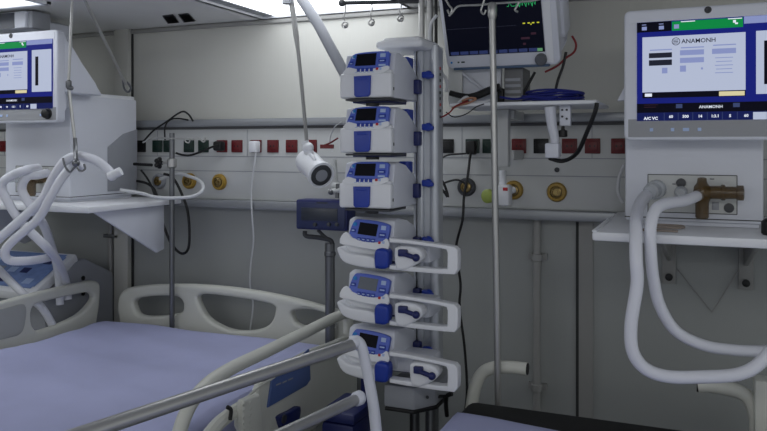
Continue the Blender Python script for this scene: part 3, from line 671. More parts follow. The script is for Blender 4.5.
# casing
obj('casing', ml(MB().prism([(0, 0, .012), (.012, 0, 0), (MW-.012, 0, 0), (MW, 0, .012), (MW, 0, MH), (0, 0, MH)], (0, .028, 0), .006).prism([(.02, .028, .02), (MW-.012, .028, .03), (MW-.012, .028, MH-.01), (.02, .028, MH-.01)], (0, .035, 0), .008)
    .prism([(MW-.024, .03, .02), (MW-.002, .03, .02), (MW+.010, .070, .045), (MW+.010, .12, .075), (MW+.010, .12, MH-.005), (MW-.002, .03, MH-.005), (MW-.05, .10, MH-.005), (MW-.05, .10, .06)][:6], (-.02, 0, 0), .004)
    .box((.03, .05, .055), (MW+.012, .14, MH-.01), .018)), WHITE2, t)
bz = obj('bezel', ml(MB().prism([(MW-.037, -.002, .010), (MW-.018, -.002, .006), (MW-.016, -.002, MH-.004), (MW-.037, -.002, MH-.004)], (0, .003, 0))), WHITE, t)
obj('lower_edge', ml(MB().box((.02, -.004, -.003), (MW-.03, .02, .004), .002)), mat('slate_blue_trim', (70, 92, 120), .4), t)
scn = obj('screen', ml(MB().box((.012, -.0025, .040), (MW-.040, .001, MH-.012), .0005)), S_DEEP, t)
g = MB(); sx0, sx1 = .014, MW-.042
for k in range(9): g.m(0).box((sx0+.004+k*.028, -.0032, .0425), (sx0+.028+k*.028, -.0024, .052))
g.m(1).box((sx1-.018, -.0034, .0425), (sx1-.004, -.0026, .051))
g.m(4).box((sx0, -.0031, .118), (sx1-.07, -.0025, .1188))
Tx = XZ(-.0034)
for q in range(3): g.m(2).tube([(sx1-.060+q*.017+a_, -.0034, .168+b_) for a_, b_ in ((0, .016), (.004, .0), (.008, .018), (.012, .004), (.014, .018))], .0011, 5)
g.m(2).tube([(sx1-.09+k*.004, -.0034, .172+(.014*(1 if k % 5 == 2 else 0))) for k in range(9)], .0006, 5)
g.m(3).text('- -.- -', .022, Tx @ Matrix.Translation((sx1-.052, .118, 0)), bold=.0006)
g.m(5).box((sx1-.060, -.0031, .078), (sx1-.036, -.0026, .084)).box((sx1-.032, -.0031, .090), (sx1-.018, -.0026, .096)).box((sx1-.056, -.0031, .062), (sx1-.048, -.0026, .068))
obj('screen_readout', ml(g), [mat('bar_slate', (14, 20, 44), .4, emit=.35, ecol=(52, 66, 120)), mat('bar_green', (30, 60, 40), .4, emit=.45, ecol=(110, 170, 120)), S_TRACEG, S_TRACEY, mat('line_slate', (10, 12, 20), .4, emit=.3, ecol=(60, 64, 84)), S_TRACEP], scn)
obj('knob', ml(MB().lathe((MW-.052, 0, .019), (0, -1, 0), [(.0165, 0), (.0165, .010), (.013, .014), (.001, .014)], 22)), mat('knob_grey', (92, 95, 100), .45), t)
obj('indicator', ml(MB().m(0).lathe((.016, 0, .020), (0, -1, 0), [(.003, 0), (.003, .002)], 10).m(1).box((.034, -.001, .018), (.039, .001, .022)).box((.045, -.001, .018), (.055, .001, .022))), [CYAN, DGREEN], t)
# stand between monitor and shelf: module rack + white struts
a_ = onY(504, 96, -.30); b_ = onY(523, 74, -.30)
st = MB().box((a_.x, -.30, SZ+.012), (b_.x, -.20, b_.z+.02), .004)
for k in range(4): st.m(1).box((a_.x+.004, -.304, SZ+.022+k*.017), (b_.x-.006, -.298, SZ+.031+k*.017), .001)
st.m(2).box((a_.x-.02, -.30, SZ+.012), (a_.x-.002, -.26, SZ+.055), .004).tube([onY(522, 96, -.29), onY(535, 72, -.29)], .004, 8)
obj('stand', st, [mat('stand_grey', (112, 113, 115), .5), GREYP, BLACK], t)
q = onY(455, 98, -.28); r_ = onY(501, 70, -.28)
obj('stand_arm', MB().prism([(q.x-.004, -.28, SZ+.012), (r_.x, -.28, SZ+.012), (r_.x, -.28, r_.z+.015), (q.x-.01, -.28, r_.z+.02)], (0, .02, 0), .004)
    .tube([onY(456, 68, -.29), onY(489, 94, -.29)], .005, 8), WHITE2, t)
# cables on the shelf
def cab(pts, Y, r, m, lab, cat='cable', grp=None, n='cable', sm=6):
    return tag(obj(n, MB().tube([onY(a, b, Y) if len(c) == 0 else onY(a, b, c[0]) for a, b, *c in pts], r, 8, sm), m), lab, cat, grp)
bc_ = MB()
c0 = onY(556, 96, -.30)
for k in range(6):
    rx, ry = .084-.006*(k % 3), .030-.002*k; pts = []
    for a in range(20):
        th = a*2*PI/20; pts.append(Vector((c0.x-.01+math.cos(th)*rx+.006*math.sin(k*2), -.29+math.sin(th)*ry*1.8, SZ+.016+k*.0052+.003*math.sin(th*2+k))))
    bc_.tube(pts, .0032, 6, 2, closed=True)
bc_.tube([onY(a, b, -.345) for a, b in ((500, 97), (515, 99), (530, 97), (545, 98), (558, 97))], .0034, 6, 5)
tag(obj('coiled_cable', bc_, BCABLE), 'coil of dark blue cable lying on the shelf under the patient monitor', 'cable')
tag(obj('cable_bundle', MB().tube([onY(a, b, -.345) for a, b in ((462, 99), (476, 96), (488, 91), (500, 87))], .011, 10, 5).tube([onY(a, b, -.345) for a, b in ((450, 93), (462, 96), (476, 97))], .008, 8, 5), CABLE), 'thick black cable bundle at the left end of the shelf', 'cable')
cab([(458, 103), (466, 97), (472, 101), (483, 102), (496, 98)], -.372, .004, WCABLE, 'white cable over the left edge of the shelf')
cab([(462, 101), (470, 98), (476, 99), (468, 103), (460, 105), (452, 108)], -.386, .003, OCABLE, 'tan cable knotted at the left end of the shelf')
cab([(430, 118), (440, 117.5), (449, 113), (456, 106), (468, 101)], -.39, .0022, RCABLE, 'red cable hanging off the left end of the shelf')
cab([(446, 112), (454, 117), (466, 114), (476, 107), (484, 104)], -.39, .0016, CABLE, 'thin black wire looping below the left end of the shelf')
cab([(572, 36), (576, 44), (574, 52), (566, 58), (557, 66), (545, 72)], -.28, .0030, RCABLE, 'red cable looping at the right side of the patient monitor')
cab([(566, 52), (563, 66), (558, 80), (555, 93)], -.28, .004, CABLE, 'black cable running down from the patient monitor to the blue coil')
cab([(437, 15), (431, 24), (430, 40), (434, 60), (441, 72), (447, 82), (446, 92)], -.32, .005, WCABLE, 'white cable hanging between pump tower and patient monitor')
cab([(597, 103, -.39), (595, 112, -.39), (587, 132, -.37), (577, 153, -.33), (563, 161, -.30), (549, 158, -.31)], -.4, .0058, CABLE, 'thick black hose hanging in an arc from the shelf corner')
tag(obj('wall_board', MB().box((onY(448, 60, -.30).x, -.30, SZ+.013), (onY(462, 60, -.30).x, -.285, onY(448, 60, -.3).z+.13), .004), PANEL), 'white upright plate between the pump tower and the monitor shelf', 'bracket')

# flowmeter on the right outlets
c = onY(504, 194, -.06)
t = thing('flowmeter', 'white oxygen flowmeter with green dial plugged in behind the drip pole', 'flowmeter', (c.x, -.03, c.z-.04))
obj('body', MB().box((c.x-.022, -.085, c.z-.036), (c.x+.022, -.035, c.z+.030), .008).cyl((c.x-.004, -.06, c.z+.02), (c.x-.004, -.06, c.z+.075), .011).cyl((c.x, -.035, c.z+.006), (c.x+.02, -.012, c.z+.012), .012), WHITE, t)
d_ = onY(490, 196, -.08); obj('dial', MB().lathe((d_.x, -.075, d_.z), (-.3, -1, 0), [(.016, 0), (.022, .004), (.022, .020), (.016, .024), (.001, .024)]).cyl((d_.x, -.07, d_.z), (c.x, -.06, c.z), .008), mat('dial_green', (150, 165, 80), .45), t)
obj('marking', MB().box((c.x+.003, -.088, c.z+.012), (c.x+.018, -.084, c.z+.022), .001), REDK, t)

# ------------------------------------------------------------------ ventilators
def ventilator(dx, dm, label, dz=0, dzk=0):
    BX, BW = -.178, .318; Bf = -.39; dX = Vector((dx, 0, 0))
    zt0 = 1.5-.197; 
    t = thing('ventilator', label, 'ventilator', (BX+BW/2+dx, Bf+.15, zt0+.001))
    x0, x1 = BX+dx, BX+BW+dx; ztop = 1.5+.186
    bd = obj('body', MB().prism([(x0, Bf, zt0+.010), (x1, Bf, zt0+.010), (x1, Bf, ztop), (x0, Bf, ztop)], (0, .34, 0), .007).box((x0+.01, Bf+.01, zt0+.001), (x1-.01, Bf+.32, zt0+.012)), WHITE2, t)
    obj('base_line', MB().box((x0-.0006, Bf-.0006, zt0+.018), (x1+.0006, Bf+.340, zt0+.0205)), DGREY, bd)
    # side panel in grey
    xs = x1+.0005
    obj('side_panel', MB().prism([(xs, -.21, zt0+.03), (xs, -.21, 1.5+.00), (xs, -.13, 1.5+.05), (xs, -.052, 1.5+.07), (xs, -.052, zt0+.03)], (.003, 0, 0), .001), GREYP, bd)
    xs = x0-.0005
    obj('side_panel', MB().prism([(xs, -.21, zt0+.03), (xs, -.21, 1.5+.00), (xs, -.13, 1.5+.05), (xs, -.052, 1.5+.07), (xs, -.052, zt0+.03)], (-.003, 0, 0), .001), GREYP, bd)
    obj('top_tray', MB().box((x0+.03, Bf+.02, ztop-.004), (x1-.002, Bf+.33, ztop+.012), .005).prism([(x1-.05, Bf-.004, ztop-.05), (x1-.004, Bf-.004, ztop-.045), (x1-.002, Bf-.004, ztop+.006), (x1-.09, Bf-.004, ztop-.002)], (0, .03, 0), .003), WHITE, bd)
    # connector field on the front
    def F(a, b): v = onY(a, b, Bf); return (v.x+dx, v.z)
    fr = MB(); (ax, az), (bx_, bz_) = F(648, 174.5), F(737, 214)
    az, bz_ = F(690, 175)[1], F(690, 213)[1]
    for bb in ((ax, az-.001, bx_, az+.001), (ax, bz_-.001, bx_, bz_+.001), (ax-.001, bz_, ax+.001, az), (bx_-.001, bz_, bx_+.001, az)): fr.m(1).box((bb[0], Bf-.0012, bb[1]), (bb[2], Bf, bb[3]))
    fr.m(0).box((ax, Bf-.0006, bz_), (bx_, Bf+.001, az))
    for a, b, s in ((654, 181, .006), (674, 184, .004), (712, 179, .005)): v = F(a, b); fr.m(1).box((v[0]-s, Bf-.0014, v[1]-.0012), (v[0]+s, Bf, v[1]+.0012))
    v = F(715.5, 206); fr.m(2).box((v[0]-.008, Bf-.002, v[1]-.010), (v[0]+.008, Bf, v[1]+.010), .001)
    v = F(729, 208); fr.m(3).lathe((v[0], Bf, v[1]), (0, -1, 0), [(.012, 0), (.011, .006), (.004, .007)], 14)
    v = F(681, 183); fr.m(3).lathe((v[0], Bf, v[1]), (0, -1, 0), [(.012, 0), (.010, .010), (.004, .011)], 14)
    obj('connector_field', fr, [PANEL, DGREY, GREYP, DGREY], bd)
    v = F(657, 189); p_ = MB().lathe((v[0], Bf, v[1]), (-.25, -1, -.1), [(.024, 0), (.024, .018), (.019, .022), (.019, .05), (.015, .055)], 20); v2 = F(681, 192)
    p_.lathe((v2[0], Bf, v2[1]), (0, -1, 0), [(.016, 0), (.016, .012), (.012, .018), (.010, .030)], 14)
    obj('port', p_, CLEAR, t)
    v = F(702, 196); Yt = Bf-.045
    am = MB().lathe((v[0], Yt, v[1]-.052), (0, 0, 1), [(.012, 0), (.0155, .004), (.0155, .040), (.019, .046), (.021, .060), (.018, .078), (.012, .086), (.010, .098), (.004, .1)], 18)
    am.lathe((v[0], Yt, v[1]+.012), (1, 0, 0), [(.010, 0), (.016, .010), (.016, .040), (.019, .043), (.019, .050), (.015, .052), (.015, .074), (.018, .076), (.018, .090), (.012, .092)], 18).cyl((v[0], Bf, v[1]+.004), (v[0], Yt, v[1]+.004), .014)
    obj('water_trap', am, AMBER, t)
    # monitor
    My = -.50; dM = Vector((dm, 0, 0))
    def U(a, b, d=0): v = onY(a, b, My); return Vector((v.x+dm, My+d, v.z+dz))
    ml_ = onY(624, 75, My).x+dm; mr = ml_+.400; zt_ = onY(626, 11, My).z+dz; zb_ = onY(628, 140.5, My).z+dz
    def shell(x0, x1, z0, z1, r): 
        pts = []
        for cx_, cz_, s in ((x1-r, z1-r, 0), (x0+r, z1-r, 1), (x0+r, z0+r, 2), (x1-r, z0+r, 3)):
            for k in range(5): a = (s+k/4)*PI/2; pts.append((cx_+r*math.cos(a), cz_+r*math.sin(a)))
        return pts
    mo = obj('display', MB().plate([shell(ml_, mr, zb_, zt_, .014)], XZ(My+.018), .036, .006, 0).prism([(ml_+.03, My+.034, zb_+.04), (mr-.02, My+.034, zb_+.04), (mr-.02, My+.034, zt_-.01), (ml_+.03, My+.034, zt_-.01)], (0, .03, 0), .01)
             .prism([(mr-.075, My+.03, zt_-.012), (mr-.075, My+.06, zt_-.05), (mr-.075, My+.10, zt_-.11), (mr-.075, My+.17, zt_-.17), (mr-.075, My+.21, ztop), (mr-.075, My+.03, ztop)], (.078, 0, 0), .008)
             .prism([(ml_-.022, My+.05, U(614, 100).z), (ml_+.04, My+.05, U(614, 98).z), (ml_+.04, My+.05, U(614, 82).z), (ml_-.004, My+.05, U(614, 86).z)], (0, .03, 0), .004), WHITE2, t)
    sx0_ = U(637, 75).x; sx1_ = mr-.020 - (0.0); sz1 = U(637, 23).z; sz0 = U(640, 121).z
    obj('control_strip', MB().box((ml_+.010, My-.0012, zb_+.008), (mr-.006, My+.002, sz0+.004)), MGREY, mo)
    fx = obj('front_bezel', MB().box((ml_+.012, My-.0012, sz1-.001), (mr-.012, My+.002, zt_-.008)), WHITE2, mo)
    s_ = obj('screen', MB().box((sx0_, My-.0025, sz0), (sx1_, My-.0002, sz1)), S_BLUE, mo)
    # interface drawn as flat patches on the screen
    g = MB()
    def R(i, a, b, c, d, e=.0032):
        z1_, z0_ = U(637, b).z, U(637, d).z
        g.m(i).box((U(a, 75).x if a < 900 else a, My-e, z0_), (U(c, 75).x, My-.0024, z1_))
    def RX_(i, xa, xb, b, d, e=.0032):
        g.m(i).box((xa, My-e, U(637, d).z), (xb, My-.0024, U(637, b).z))
    X_ = lambda px: U(px, 75).x
    RX_(1, sx0_, X_(671.5), 23.2, 33)                 # dark menu
    RX_(2, X_(672), X_(743), 24, 33)                # green banner
    RX_(4, X_(744), sx1_, 23.2, 30)
    RX_(0, X_(642.5), X_(745.5), 38, 92.8)            # white window
    RX_(0, X_(756), sx1_-.004, 37.5, 97)            # right window
    RX_(1, X_(764), X_(764)+.014, 47, 88, .0036)
    RX_(1, X_(642.5), X_(745.5), 93, 98.5)
    RX_(5, X_(719), X_(744.5), 93.8, 98, .0036)
    RX_(1, sx0_, sx1_, 104, 113)
    RX_(3, sx0_, sx1_, 113, 121)
    for a in (664, 678, 692.5, 707, 722, 737): RX_(6, X_(a), X_(a)+.0012, 113.5, 121, .0036)
    for a in (676, 733): RX_(6, X_(a), X_(a)+.014, 105, 109, .0036)
    RX_(0, X_(753), X_(753)+.028, 114, 121, .0036)
    for i, (xa, xb, b, d) in enumerate(((649, 672, 54, 59), (649, 672, 61, 66.5))): RX_(7, X_(xa), X_(xb), b, d, .0036)
    for xa, xb, b, d in ((680, 704, 52.5, 57.5), (680, 704, 60, 65), (712, 736, 52.5, 57.5), (680, 686, 67.5, 73.5), (662, 667.5, 69, 74.5), (701, 703, 70, 72)): RX_(4, X_(xa), X_(xb), b, d, .0036)
    for k in range(5): RX_(4, X_(715+k % 2), X_(733-k % 2), 61+k*3.6, 61.7+k*3.6, .0036)
    for xa, xb, b in ((650, 672, 50.6), (681, 704, 49.6), (713, 736, 48.6)): RX_(4, X_(xa), X_(xb), b, b+1.1, .0036)
    RX_(8, X_(638.5), X_(638.5)+.0, 23, 24)
    for a in (642, 659): RX_(4, X_(a), X_(a)+.011, 27.5, 31, .0036); RX_(4, X_(a), X_(a)+.010, 25.3, 26, .0036)
    RX_(8, X_(733), X_(733)+.006, 26, 28.5, .0036); RX_(8, X_(735), X_(735)+.006, 28.5, 30, .0036)
    RX_(8, X_(681), X_(695), 24.2, 25, .0036); RX_(8, X_(728), X_(742), 24.2, 25, .0036)
    RX_(4, X_(674), X_(679), 27, 31, .0036)
    RX_(8, X_(645), X_(652), 94, 97, .0036)
    scale = (U(700, 40).z-U(700, 50).z)/10      # metres per photo pixel
    def TX(i, s, a, b, h, al='LEFT', bold=.0003):
        g.m(i).text(s, h*scale*1.38, XZ(My-.0038) @ Matrix.Translation((X_(a), U(637, b).z, 0)), al, bold)
    TX(7, 'ANAMONH', 681.5, 45.8, 4.4, bold=.0002)
    c_ = Vector((X_(676), My-.0036, U(637, 43.6).z))
    g.m(7).tube([c_+Vector((math.cos(a)*.0085, 0, math.sin(a)*.0085)) for a in [k*2*PI/20 for k in range(20)]], .0008, 6, closed=True)
    for k in range(3): g.box((c_.x-.006, My-.0040, c_.z-.0045+k*.0035), (c_.x+.005, My-.0034, c_.z-.0030+k*.0035))
    TX(8, 'ANAMONH', 699, 109.5, 3.0, bold=.0001)
    TX(8, 'A/C VC', 644, 120.0, 3.0, bold=.0004)
    for s, a in (('60', 669), ('500', 682.5), ('14', 698), ('1:3.1', 711), ('5', 729), ('60', 744)): TX(8, s, a, 118.4, 2.8)
    TX(9, 'Activo: Alarma', 645, 105.5, 1.4) if False else None
    RX_(9, X_(644), X_(658), 105, 105.6, .0036); RX_(9, X_(644), X_(656), 107.2, 107.8, .0036)
    obj('screen_graphics', g, [S_WHITE, S_DARK, S_GREEN, S_NAVY, S_LILAC, S_CREAM, S_SLATE, S_TEXTD, S_TEXTW, S_TRACEP], s_)
    # camera dot, buttons
    cc = U(708, 15.5); cc.z = zt_-.0105; obj('lens', MB().lathe((cc.x, My, cc.z), (0, -1, 0), [(.008, 0), (.008, .003), (.005, .004), (.001, .002)], 16), DGREY, mo)
    zk = (zb_+sz0)/2+.002
    for xa_, w0 in ((X_(651.5), .004), (X_(672.5), .004), (X_(699.5), .004), (X_(686), .007), (mr-.074, .004)):
        obj('button', MB().box((xa_-w0, My-.0026, zk-.004), (xa_+w0, My-.0008, zk+.004), .0008), KEY, mo)
    obj('brand_strip', MB().box((X_(711), My-.0018, zk-.001), (X_(740), My-.0008, zk+.001)), GREYP, mo)
    obj('dial', MB().lathe((mr-.042, My, zk+.004), (0, -1, 0), [(.019, 0), (.019, .003), (.016, .004), (.015, .016), (.012, .018), (.001, .018)], 22), BLACK, mo)
    # shelf the ventilator stands on
    return t, zt0
def vent_shelf(x0, x1, label, rear, zt0, front=-.60, bolts=(), right_plate=False):
    t = thing('ventilator_shelf', label, 'shelf', ((x0+x1)/2, rear, zt0-.02), 'ventilator shelves')
    obj('shelf_board', MB().box((x0, front, zt0-.022), (x1, rear, zt0), .006).prism([(x0, front, zt0-.001), (x0+.012, front, zt0-.001), (x0+.012, front+.3, zt0-.001), (x0, front+.3, zt0-.001)], (0, 0, .004), .001), WHITE, t)
    return t
vt, zt0 = ventilator(0, 0, 'large ventilator with lit blue and white screen at the right edge', 0, 0)
vs = vent_shelf(-.233, .42, 'white shelf under the right ventilator', -.027, zt0)
lt, _ = ventilator(-2.19, -2.225, 'ventilator with lit screen at the left edge, beside the left bed', .068)
ls = vent_shelf(-2.62, -1.85, 'white shelf with angled side bracket under the left ventilator', -.027, zt0, front=-.51)
# brackets
pl = [onX(a, b, -1.875) for a, b in ((106, 207), (150, 194), (156, 241), (149, 243.5))]
pl = [(-1.875, -.46, zt0-.022), (-1.875, -.10, zt0-.022), (-1.875, -.10, zt0-.19), (-1.875, -.14, zt0-.20)]
obj('side_bracket', MB().prism(pl, (-.012, 0, 0), .003), WHITE2, ls)
obj('side_bracket', MB().prism([(a+.0, b, c) for a, b, c in [(-2.55, q_[1], q_[2]) for q_ in pl]], (-.012, 0, 0), .003), WHITE2, ls)
bk = MB(); c1 = onY(669, 277, WY-.004); c2 = onY(746, 283, WY-.004); c3 = onY(676, 268, WY-.004); c4 = onY(740, 268, WY)
bk.box((c1.x-.02, WY-.005, c1.z-.02), (c1.x+.02, WY, 1.267), .002).box((c2.x-.02, WY-.005, c2.z-.02), (c2.x+.02, WY, 1.267), .002)
bk.prism([(c1.x-.006, -.5, zt0-.022), (c1.x-.006, -.03, zt0-.022), (c1.x-.006, WY-.004, zt0-.022), (c1.x-.006, WY-.004, c1.z+.05)], (.012, 0, 0), .002)
bk.prism([(c2.x-.006, -.5, zt0-.022), (c2.x-.006, -.03, zt0-.022), (c2.x-.006, WY-.004, zt0-.022), (c2.x-.006, WY-.004, c2.z+.05)], (.012, 0, 0), .002)
obj('wall_bracket', bk, TRIM, vs)
for c in (c1, c2): obj('bolt', MB().lathe((c.x, WY-.004, c.z), (0, -1, 0), [(.011, 0), (.011, .008), (.005, .01)], 12), BLACK, vs)
# V-shaped crease cable on the wall
m3 = onY(712, 312, WY)
tag(obj('wall_wire', MB().tube([(c3.x, WY-.003, c3.z), (m3.x, WY-.003, m3.z), (c4.x, WY-.003, c4.z)], .0018, 6), TRIM), 'thin grey wire hanging in a V on the wall below the right ventilator', 'wire')
# small items on the right shelf
c = onY(665, 232, -.50)
tag(obj('tube_clip', MB().tube([(c.x-.04, -.50, zt0+.006), (c.x+.03, -.50, zt0+.006), (c.x+.036, -.45, zt0+.006), (c.x-.03, -.44, zt0+.006)], .003, 8, 4).box((c.x-.05, -.55, zt0+.0005), (c.x+.03, -.525, zt0+.005), .002), mat('clip_tan', (150, 138, 128), .5)), 'small tan clip lying on the right ventilator shelf', 'clip')
c = onY(766, 233, -.52)
tag(obj('castor_foot', MB().lathe((c.x+.01, -.52, zt0+.0005), (0, 0, 1), [(.016, 0), (.020, .004), (.020, .030), (.012, .036)], 16), BLACK), 'black rubber stopper at the right end of the ventilator shelf', 'stopper')
cab([(624, 165), (619, 178), (618, 192), (623, 203)], -.15, .005, WCABLE, 'white hose curving out behind the right ventilator')

# breathing tubes (corrugated)
def corr(pts, r, lab, grp):
    path = catmull(pts, 40)
    # resample at even steps
    out = [path[0]]; acc = 0; step = .0028
    for a, b in zip(path, path[1:]):
        d = (b-a).length
        while acc+d >= step and d > 1e-9:
            f = (step-acc)/d; a = a.lerp(b, f); out.append(a.copy()); d = (b-a).length; acc = 0
        acc += d
    return tag(obj('breathing_tube', MB().tube(out, r, 14, 0, rf=lambda i, n: 1+.035*(1 if i % 2 else -1)), TUBE, angle=80), lab, 'breathing tube', grp)
G = 'corrugated breathing tubes'
corr([P(655, 190, 1.93), P(645, 197, 1.84), P(638, 210, 1.75), P(636, 228, 1.66), P(636, 258, 1.62), P(637, 284, 1.62), P(631, 325, 1.62), P(633, 352, 1.62), P(646, 369, 1.62), P(668, 376.5, 1.61), P(699, 377, 1.6), P(739, 374, 1.6), P(763, 360, 1.6), P(790, 325, 1.6)], .0138, 'outer white corrugated tube looping lowest under the right ventilator', G)
corr([P(703, 193, 1.87), P(697, 196, 1.80), P(684, 201, 1.75), P(665, 204, 1.70), P(655, 211, 1.67), P(650.5, 229, 1.65), P(651, 255, 1.65), P(653.5, 279, 1.66), P(660, 306, 1.67), P(676, 331, 1.68), P(703, 345, 1.68), P(734, 350, 1.68), P(767, 351, 1.68), P(810, 348, 1.68)], .0128, 'inner white corrugated tube starting at the amber trap of the right ventilator', G)
z_ = 2.40
corr([P(38, 168, 2.52), P(26, 170, z_), P(13, 175, z_), P(2, 184, z_), P(6, 198, z_), P(20, 221, z_), P(38, 239, z_), P(47, 248, z_+.03), P(58, 262, 2.58), P(66, 282, 2.80), P(68, 300, 2.81)], .0140, 'leftmost white corrugated tube curving from the left ventilator', G)
corr([P(47, 173, 2.54), P(38, 175, 2.46), P(27, 177, 2.42), P(22, 190, 2.42), P(33, 209, 2.42), P(44, 226, 2.52), P(52, 248, 2.66), P(57, 266, 2.74), P(59, 284, 2.79), P(60, 305, 2.79)], .0140, 'white corrugated tube running down in front of the blue touch panel', G)
corr([P(113, 176, 2.30), P(106, 168, 2.31), P(94, 159.5, 2.32), P(77, 156, 2.34), P(64, 162, 2.34), P(53, 178, 2.34), P(43, 198, 2.34), P(25, 216, 2.34), P(0, 238, 2.34), P(-25, 262, 2.34)], .0140, 'white corrugated tube arching over the hook with a free end', G)
corr([P(82, 167, 2.38), P(74, 165, 2.36), P(62, 178, 2.29), P(49, 200, 2.27), P(38, 219, 2.27), P(15, 239, 2.27), P(5, 251, 2.27), P(9, 260, 2.28), P(25, 261, 2.30), P(42, 259, 2.44), P(55, 256, 2.60)], .0132, 'white corrugated tube bending back above the blue touch panel', G)
corr([P(-25, 245, 2.55), P(0, 271, 2.65), P(12, 283, 2.675), P(25, 295, 2.675), P(42, 308, 2.71), P(55, 330, 2.74)], .0140, 'white corrugated tube in the lower left corner above the bed rail', G)
tag(obj('tube_connector', MB().cyl(P(109, 177, 2.29), P(121, 171, 2.29), .0135, 14).ball(P(112, 176, 2.29), .015), WHITE), 'white connector at the free end of the hanging tube', 'connector')

# hanging rods with hook holding the tubes
t = thing('hanging_hook', 'thin steel rod with hook holding the left breathing tubes', 'hook', P(75, 168, 2.33))
a_ = P(72.5, -6, 2.36)
obj('rod', MB().tube([Vector((a_.x, a_.y, CZ-.001)), P(72, 8, 2.36), P(68.5, 84, 2.35)], .0042, 8).tube([P(69, 90, 2.35), P(75, 141, 2.33)], .0048, 8), STEEL, t)
obj('joint', MB().lathe(P(68.7, 80, 2.35), (0, 0, -1), [(.005, 0), (.009, .004), (.009, .022), (.005, .030)], 10).ball(P(71, 88, 2.35), .008), DSTEEL, t)
obj('hook', MB().tube([P(75, 138, 2.33), P(75.5, 150, 2.32), P(76, 160, 2.29)], .006, 8, 3).tube([P(63, 158, 2.28), P(65, 166, 2.28), P(70, 172, 2.28), P(76, 166, 2.28), P(80, 171, 2.28), P(85, 169, 2.28), P(84, 164, 2.28)], .0032, 8, 5).ball(P(76, 163, 2.285), .012), DSTEEL, t)
t = thing('hanging_rod', 'thin steel rod slanting from the ceiling to the corner pillar', 'rod', P(128, 92, 2.85))
a_ = P(82.5, -6, 2.36)
obj('rod', MB().tube([Vector((a_.x, a_.y, CZ-.001)), P(86, 3, 2.40), P(126, 84, 2.80)], .0052, 8), STEEL, t)
obj('end_clip', MB().tube([P(123, 80, 2.78), P(124, 88, 2.82), P(128, 92, 2.83), P(131, 88, 2.82), P(127, 82, 2.8)], .004, 8, 4), DSTEEL, t)

# second monitor on top left
My = -.47
A = onY(-40, 10, My); B = onY(25, 29, My); zl0, zl1 = 1.918, 1.978
t = thing('patient_monitor', 'grey monitor with dark screen above the left ventilator', 'monitor', ((A.x+B.x)/2, My+.08, 1.5+.20))
obj('casing', MB().box((A.x, My, zl0), (B.x, My+.03, zl1), .006).box((A.x, My+.03, zl0), (B.x-.004, My+.12, zl1-.003), .008), WHITE2, t)
obj('screen', MB().box((A.x+.01, My-.002, zl0+.002), (onY(14.5, 20, My).x, My+.001, onY(10, 13, My).z)), SCRB, t)
obj('grip', MB().box((B.x+.001, My+.01, zl0), (B.x+.024, My+.09, zl1), .004), GREYP, t)
obj('stand', MB().box((B.x-.20, My+.12, 1.5+.199), (B.x-.05, My+.18, zl0+.03), .006).box((B.x-.20, My+.10, zl0+.01), (B.x-.05, My+.18, zl0+.04), .004), GREYP, t)
A = onY(34, 16, -.34); B = onY(52, 27, -.34)
tag(obj('equipment_box', MB().prism([(A.x, -.36, 1.5+.199), (B.x, -.36, 1.5+.199), (B.x, -.36, 1.955), (A.x+.02, -.36, 1.974), (A.x, -.36, 1.974)], (0, .12, 0), .006), WHITE2), 'white box beside the upper left monitor on top of the ventilator', 'box')
# lower-left device with blue touch panel
t = thing('humidifier_cart', 'grey medical cart with tilted blue touch panel behind the left bed rail', 'medical device', (-2.55, -.2, 0))
pr = [onX(a, b, -2.34) for a, b in ((66, 262), (78, 256), (108, 272), (110, 330))]
Xs = -2.235
sd = [(-.33, .02), (-.33, .93), (-.18, 1.055), (-.13, 1.06), (.02, .985), (.03, .96), (.03, .02)]
obj('cabinet', MB().prism([(Xs, a, b) for a, b in sd], (-.50, 0, 0), .012), GREYP, t)
fx = [(Xs-.50, -.38, .965), (Xs-.005, -.38, .965), (Xs-.005, -.17, 1.085), (Xs-.50, -.17, 1.085)]
obj('console', MB().prism(fx, (0, .012, -.035), .010), WHITE, t)
def lerp4(u, v): 
    a = Vector(fx[0]).lerp(Vector(fx[1]), u); b = Vector(fx[3]).lerp(Vector(fx[2]), u); return a.lerp(b, v)+Vector((0, -.0006, .0016))
tpn = obj('touch_panel', MB().prism([lerp4(.05, .10), lerp4(.93, .10), lerp4(.93, .92), lerp4(.05, .92)], (0, 0, .002)), SCRBLUE, t)
k = MB()
for i in range(6):
    for j in range(3): 
        if (i*3+j) % 4: k.m((0, 1, 3)[(i*2+j) % 3]).prism([lerp4(.12+i*.135, .18+j*.24)+Vector((0, 0, .002)), lerp4(.20+i*.135, .18+j*.24)+Vector((0, 0, .002)), lerp4(.20+i*.135, .30+j*.24)+Vector((0, 0, .002)), lerp4(.12+i*.135, .30+j*.24)+Vector((0, 0, .002))], (0, 0, .001))
k.m(2).prism([lerp4(.10, .14)+Vector((0, 0, .0012)), lerp4(.95, .14)+Vector((0, 0, .0012)), lerp4(.95, .86)+Vector((0, 0, .0012)), lerp4(.10, .86)+Vector((0, 0, .0012))], (0, 0, .001))
obj('touch_layout', k, [NAVY, KEY, SCRBLUE, GREYP], tpn)
sc_ = MB()
for zz in (.985, .95, .925): sc_.lathe((Xs, -.145, zz), (1, 0, 0), [(.009, 0), (.009, .004), (.003, .005)], 10)
sc_.box((Xs, -.20, .80), (Xs+.003, -.12, .815), .001)
obj('screw', sc_, BLACK, t)
for xx in (-.46, -.04):
    for yy in (-.29, -.02): obj('foot', MB().lathe((Xs+xx, yy, .001), (0, 0, 1), [(.02, 0), (.02, .02), (.012, .024)], 12), BLACK, t)

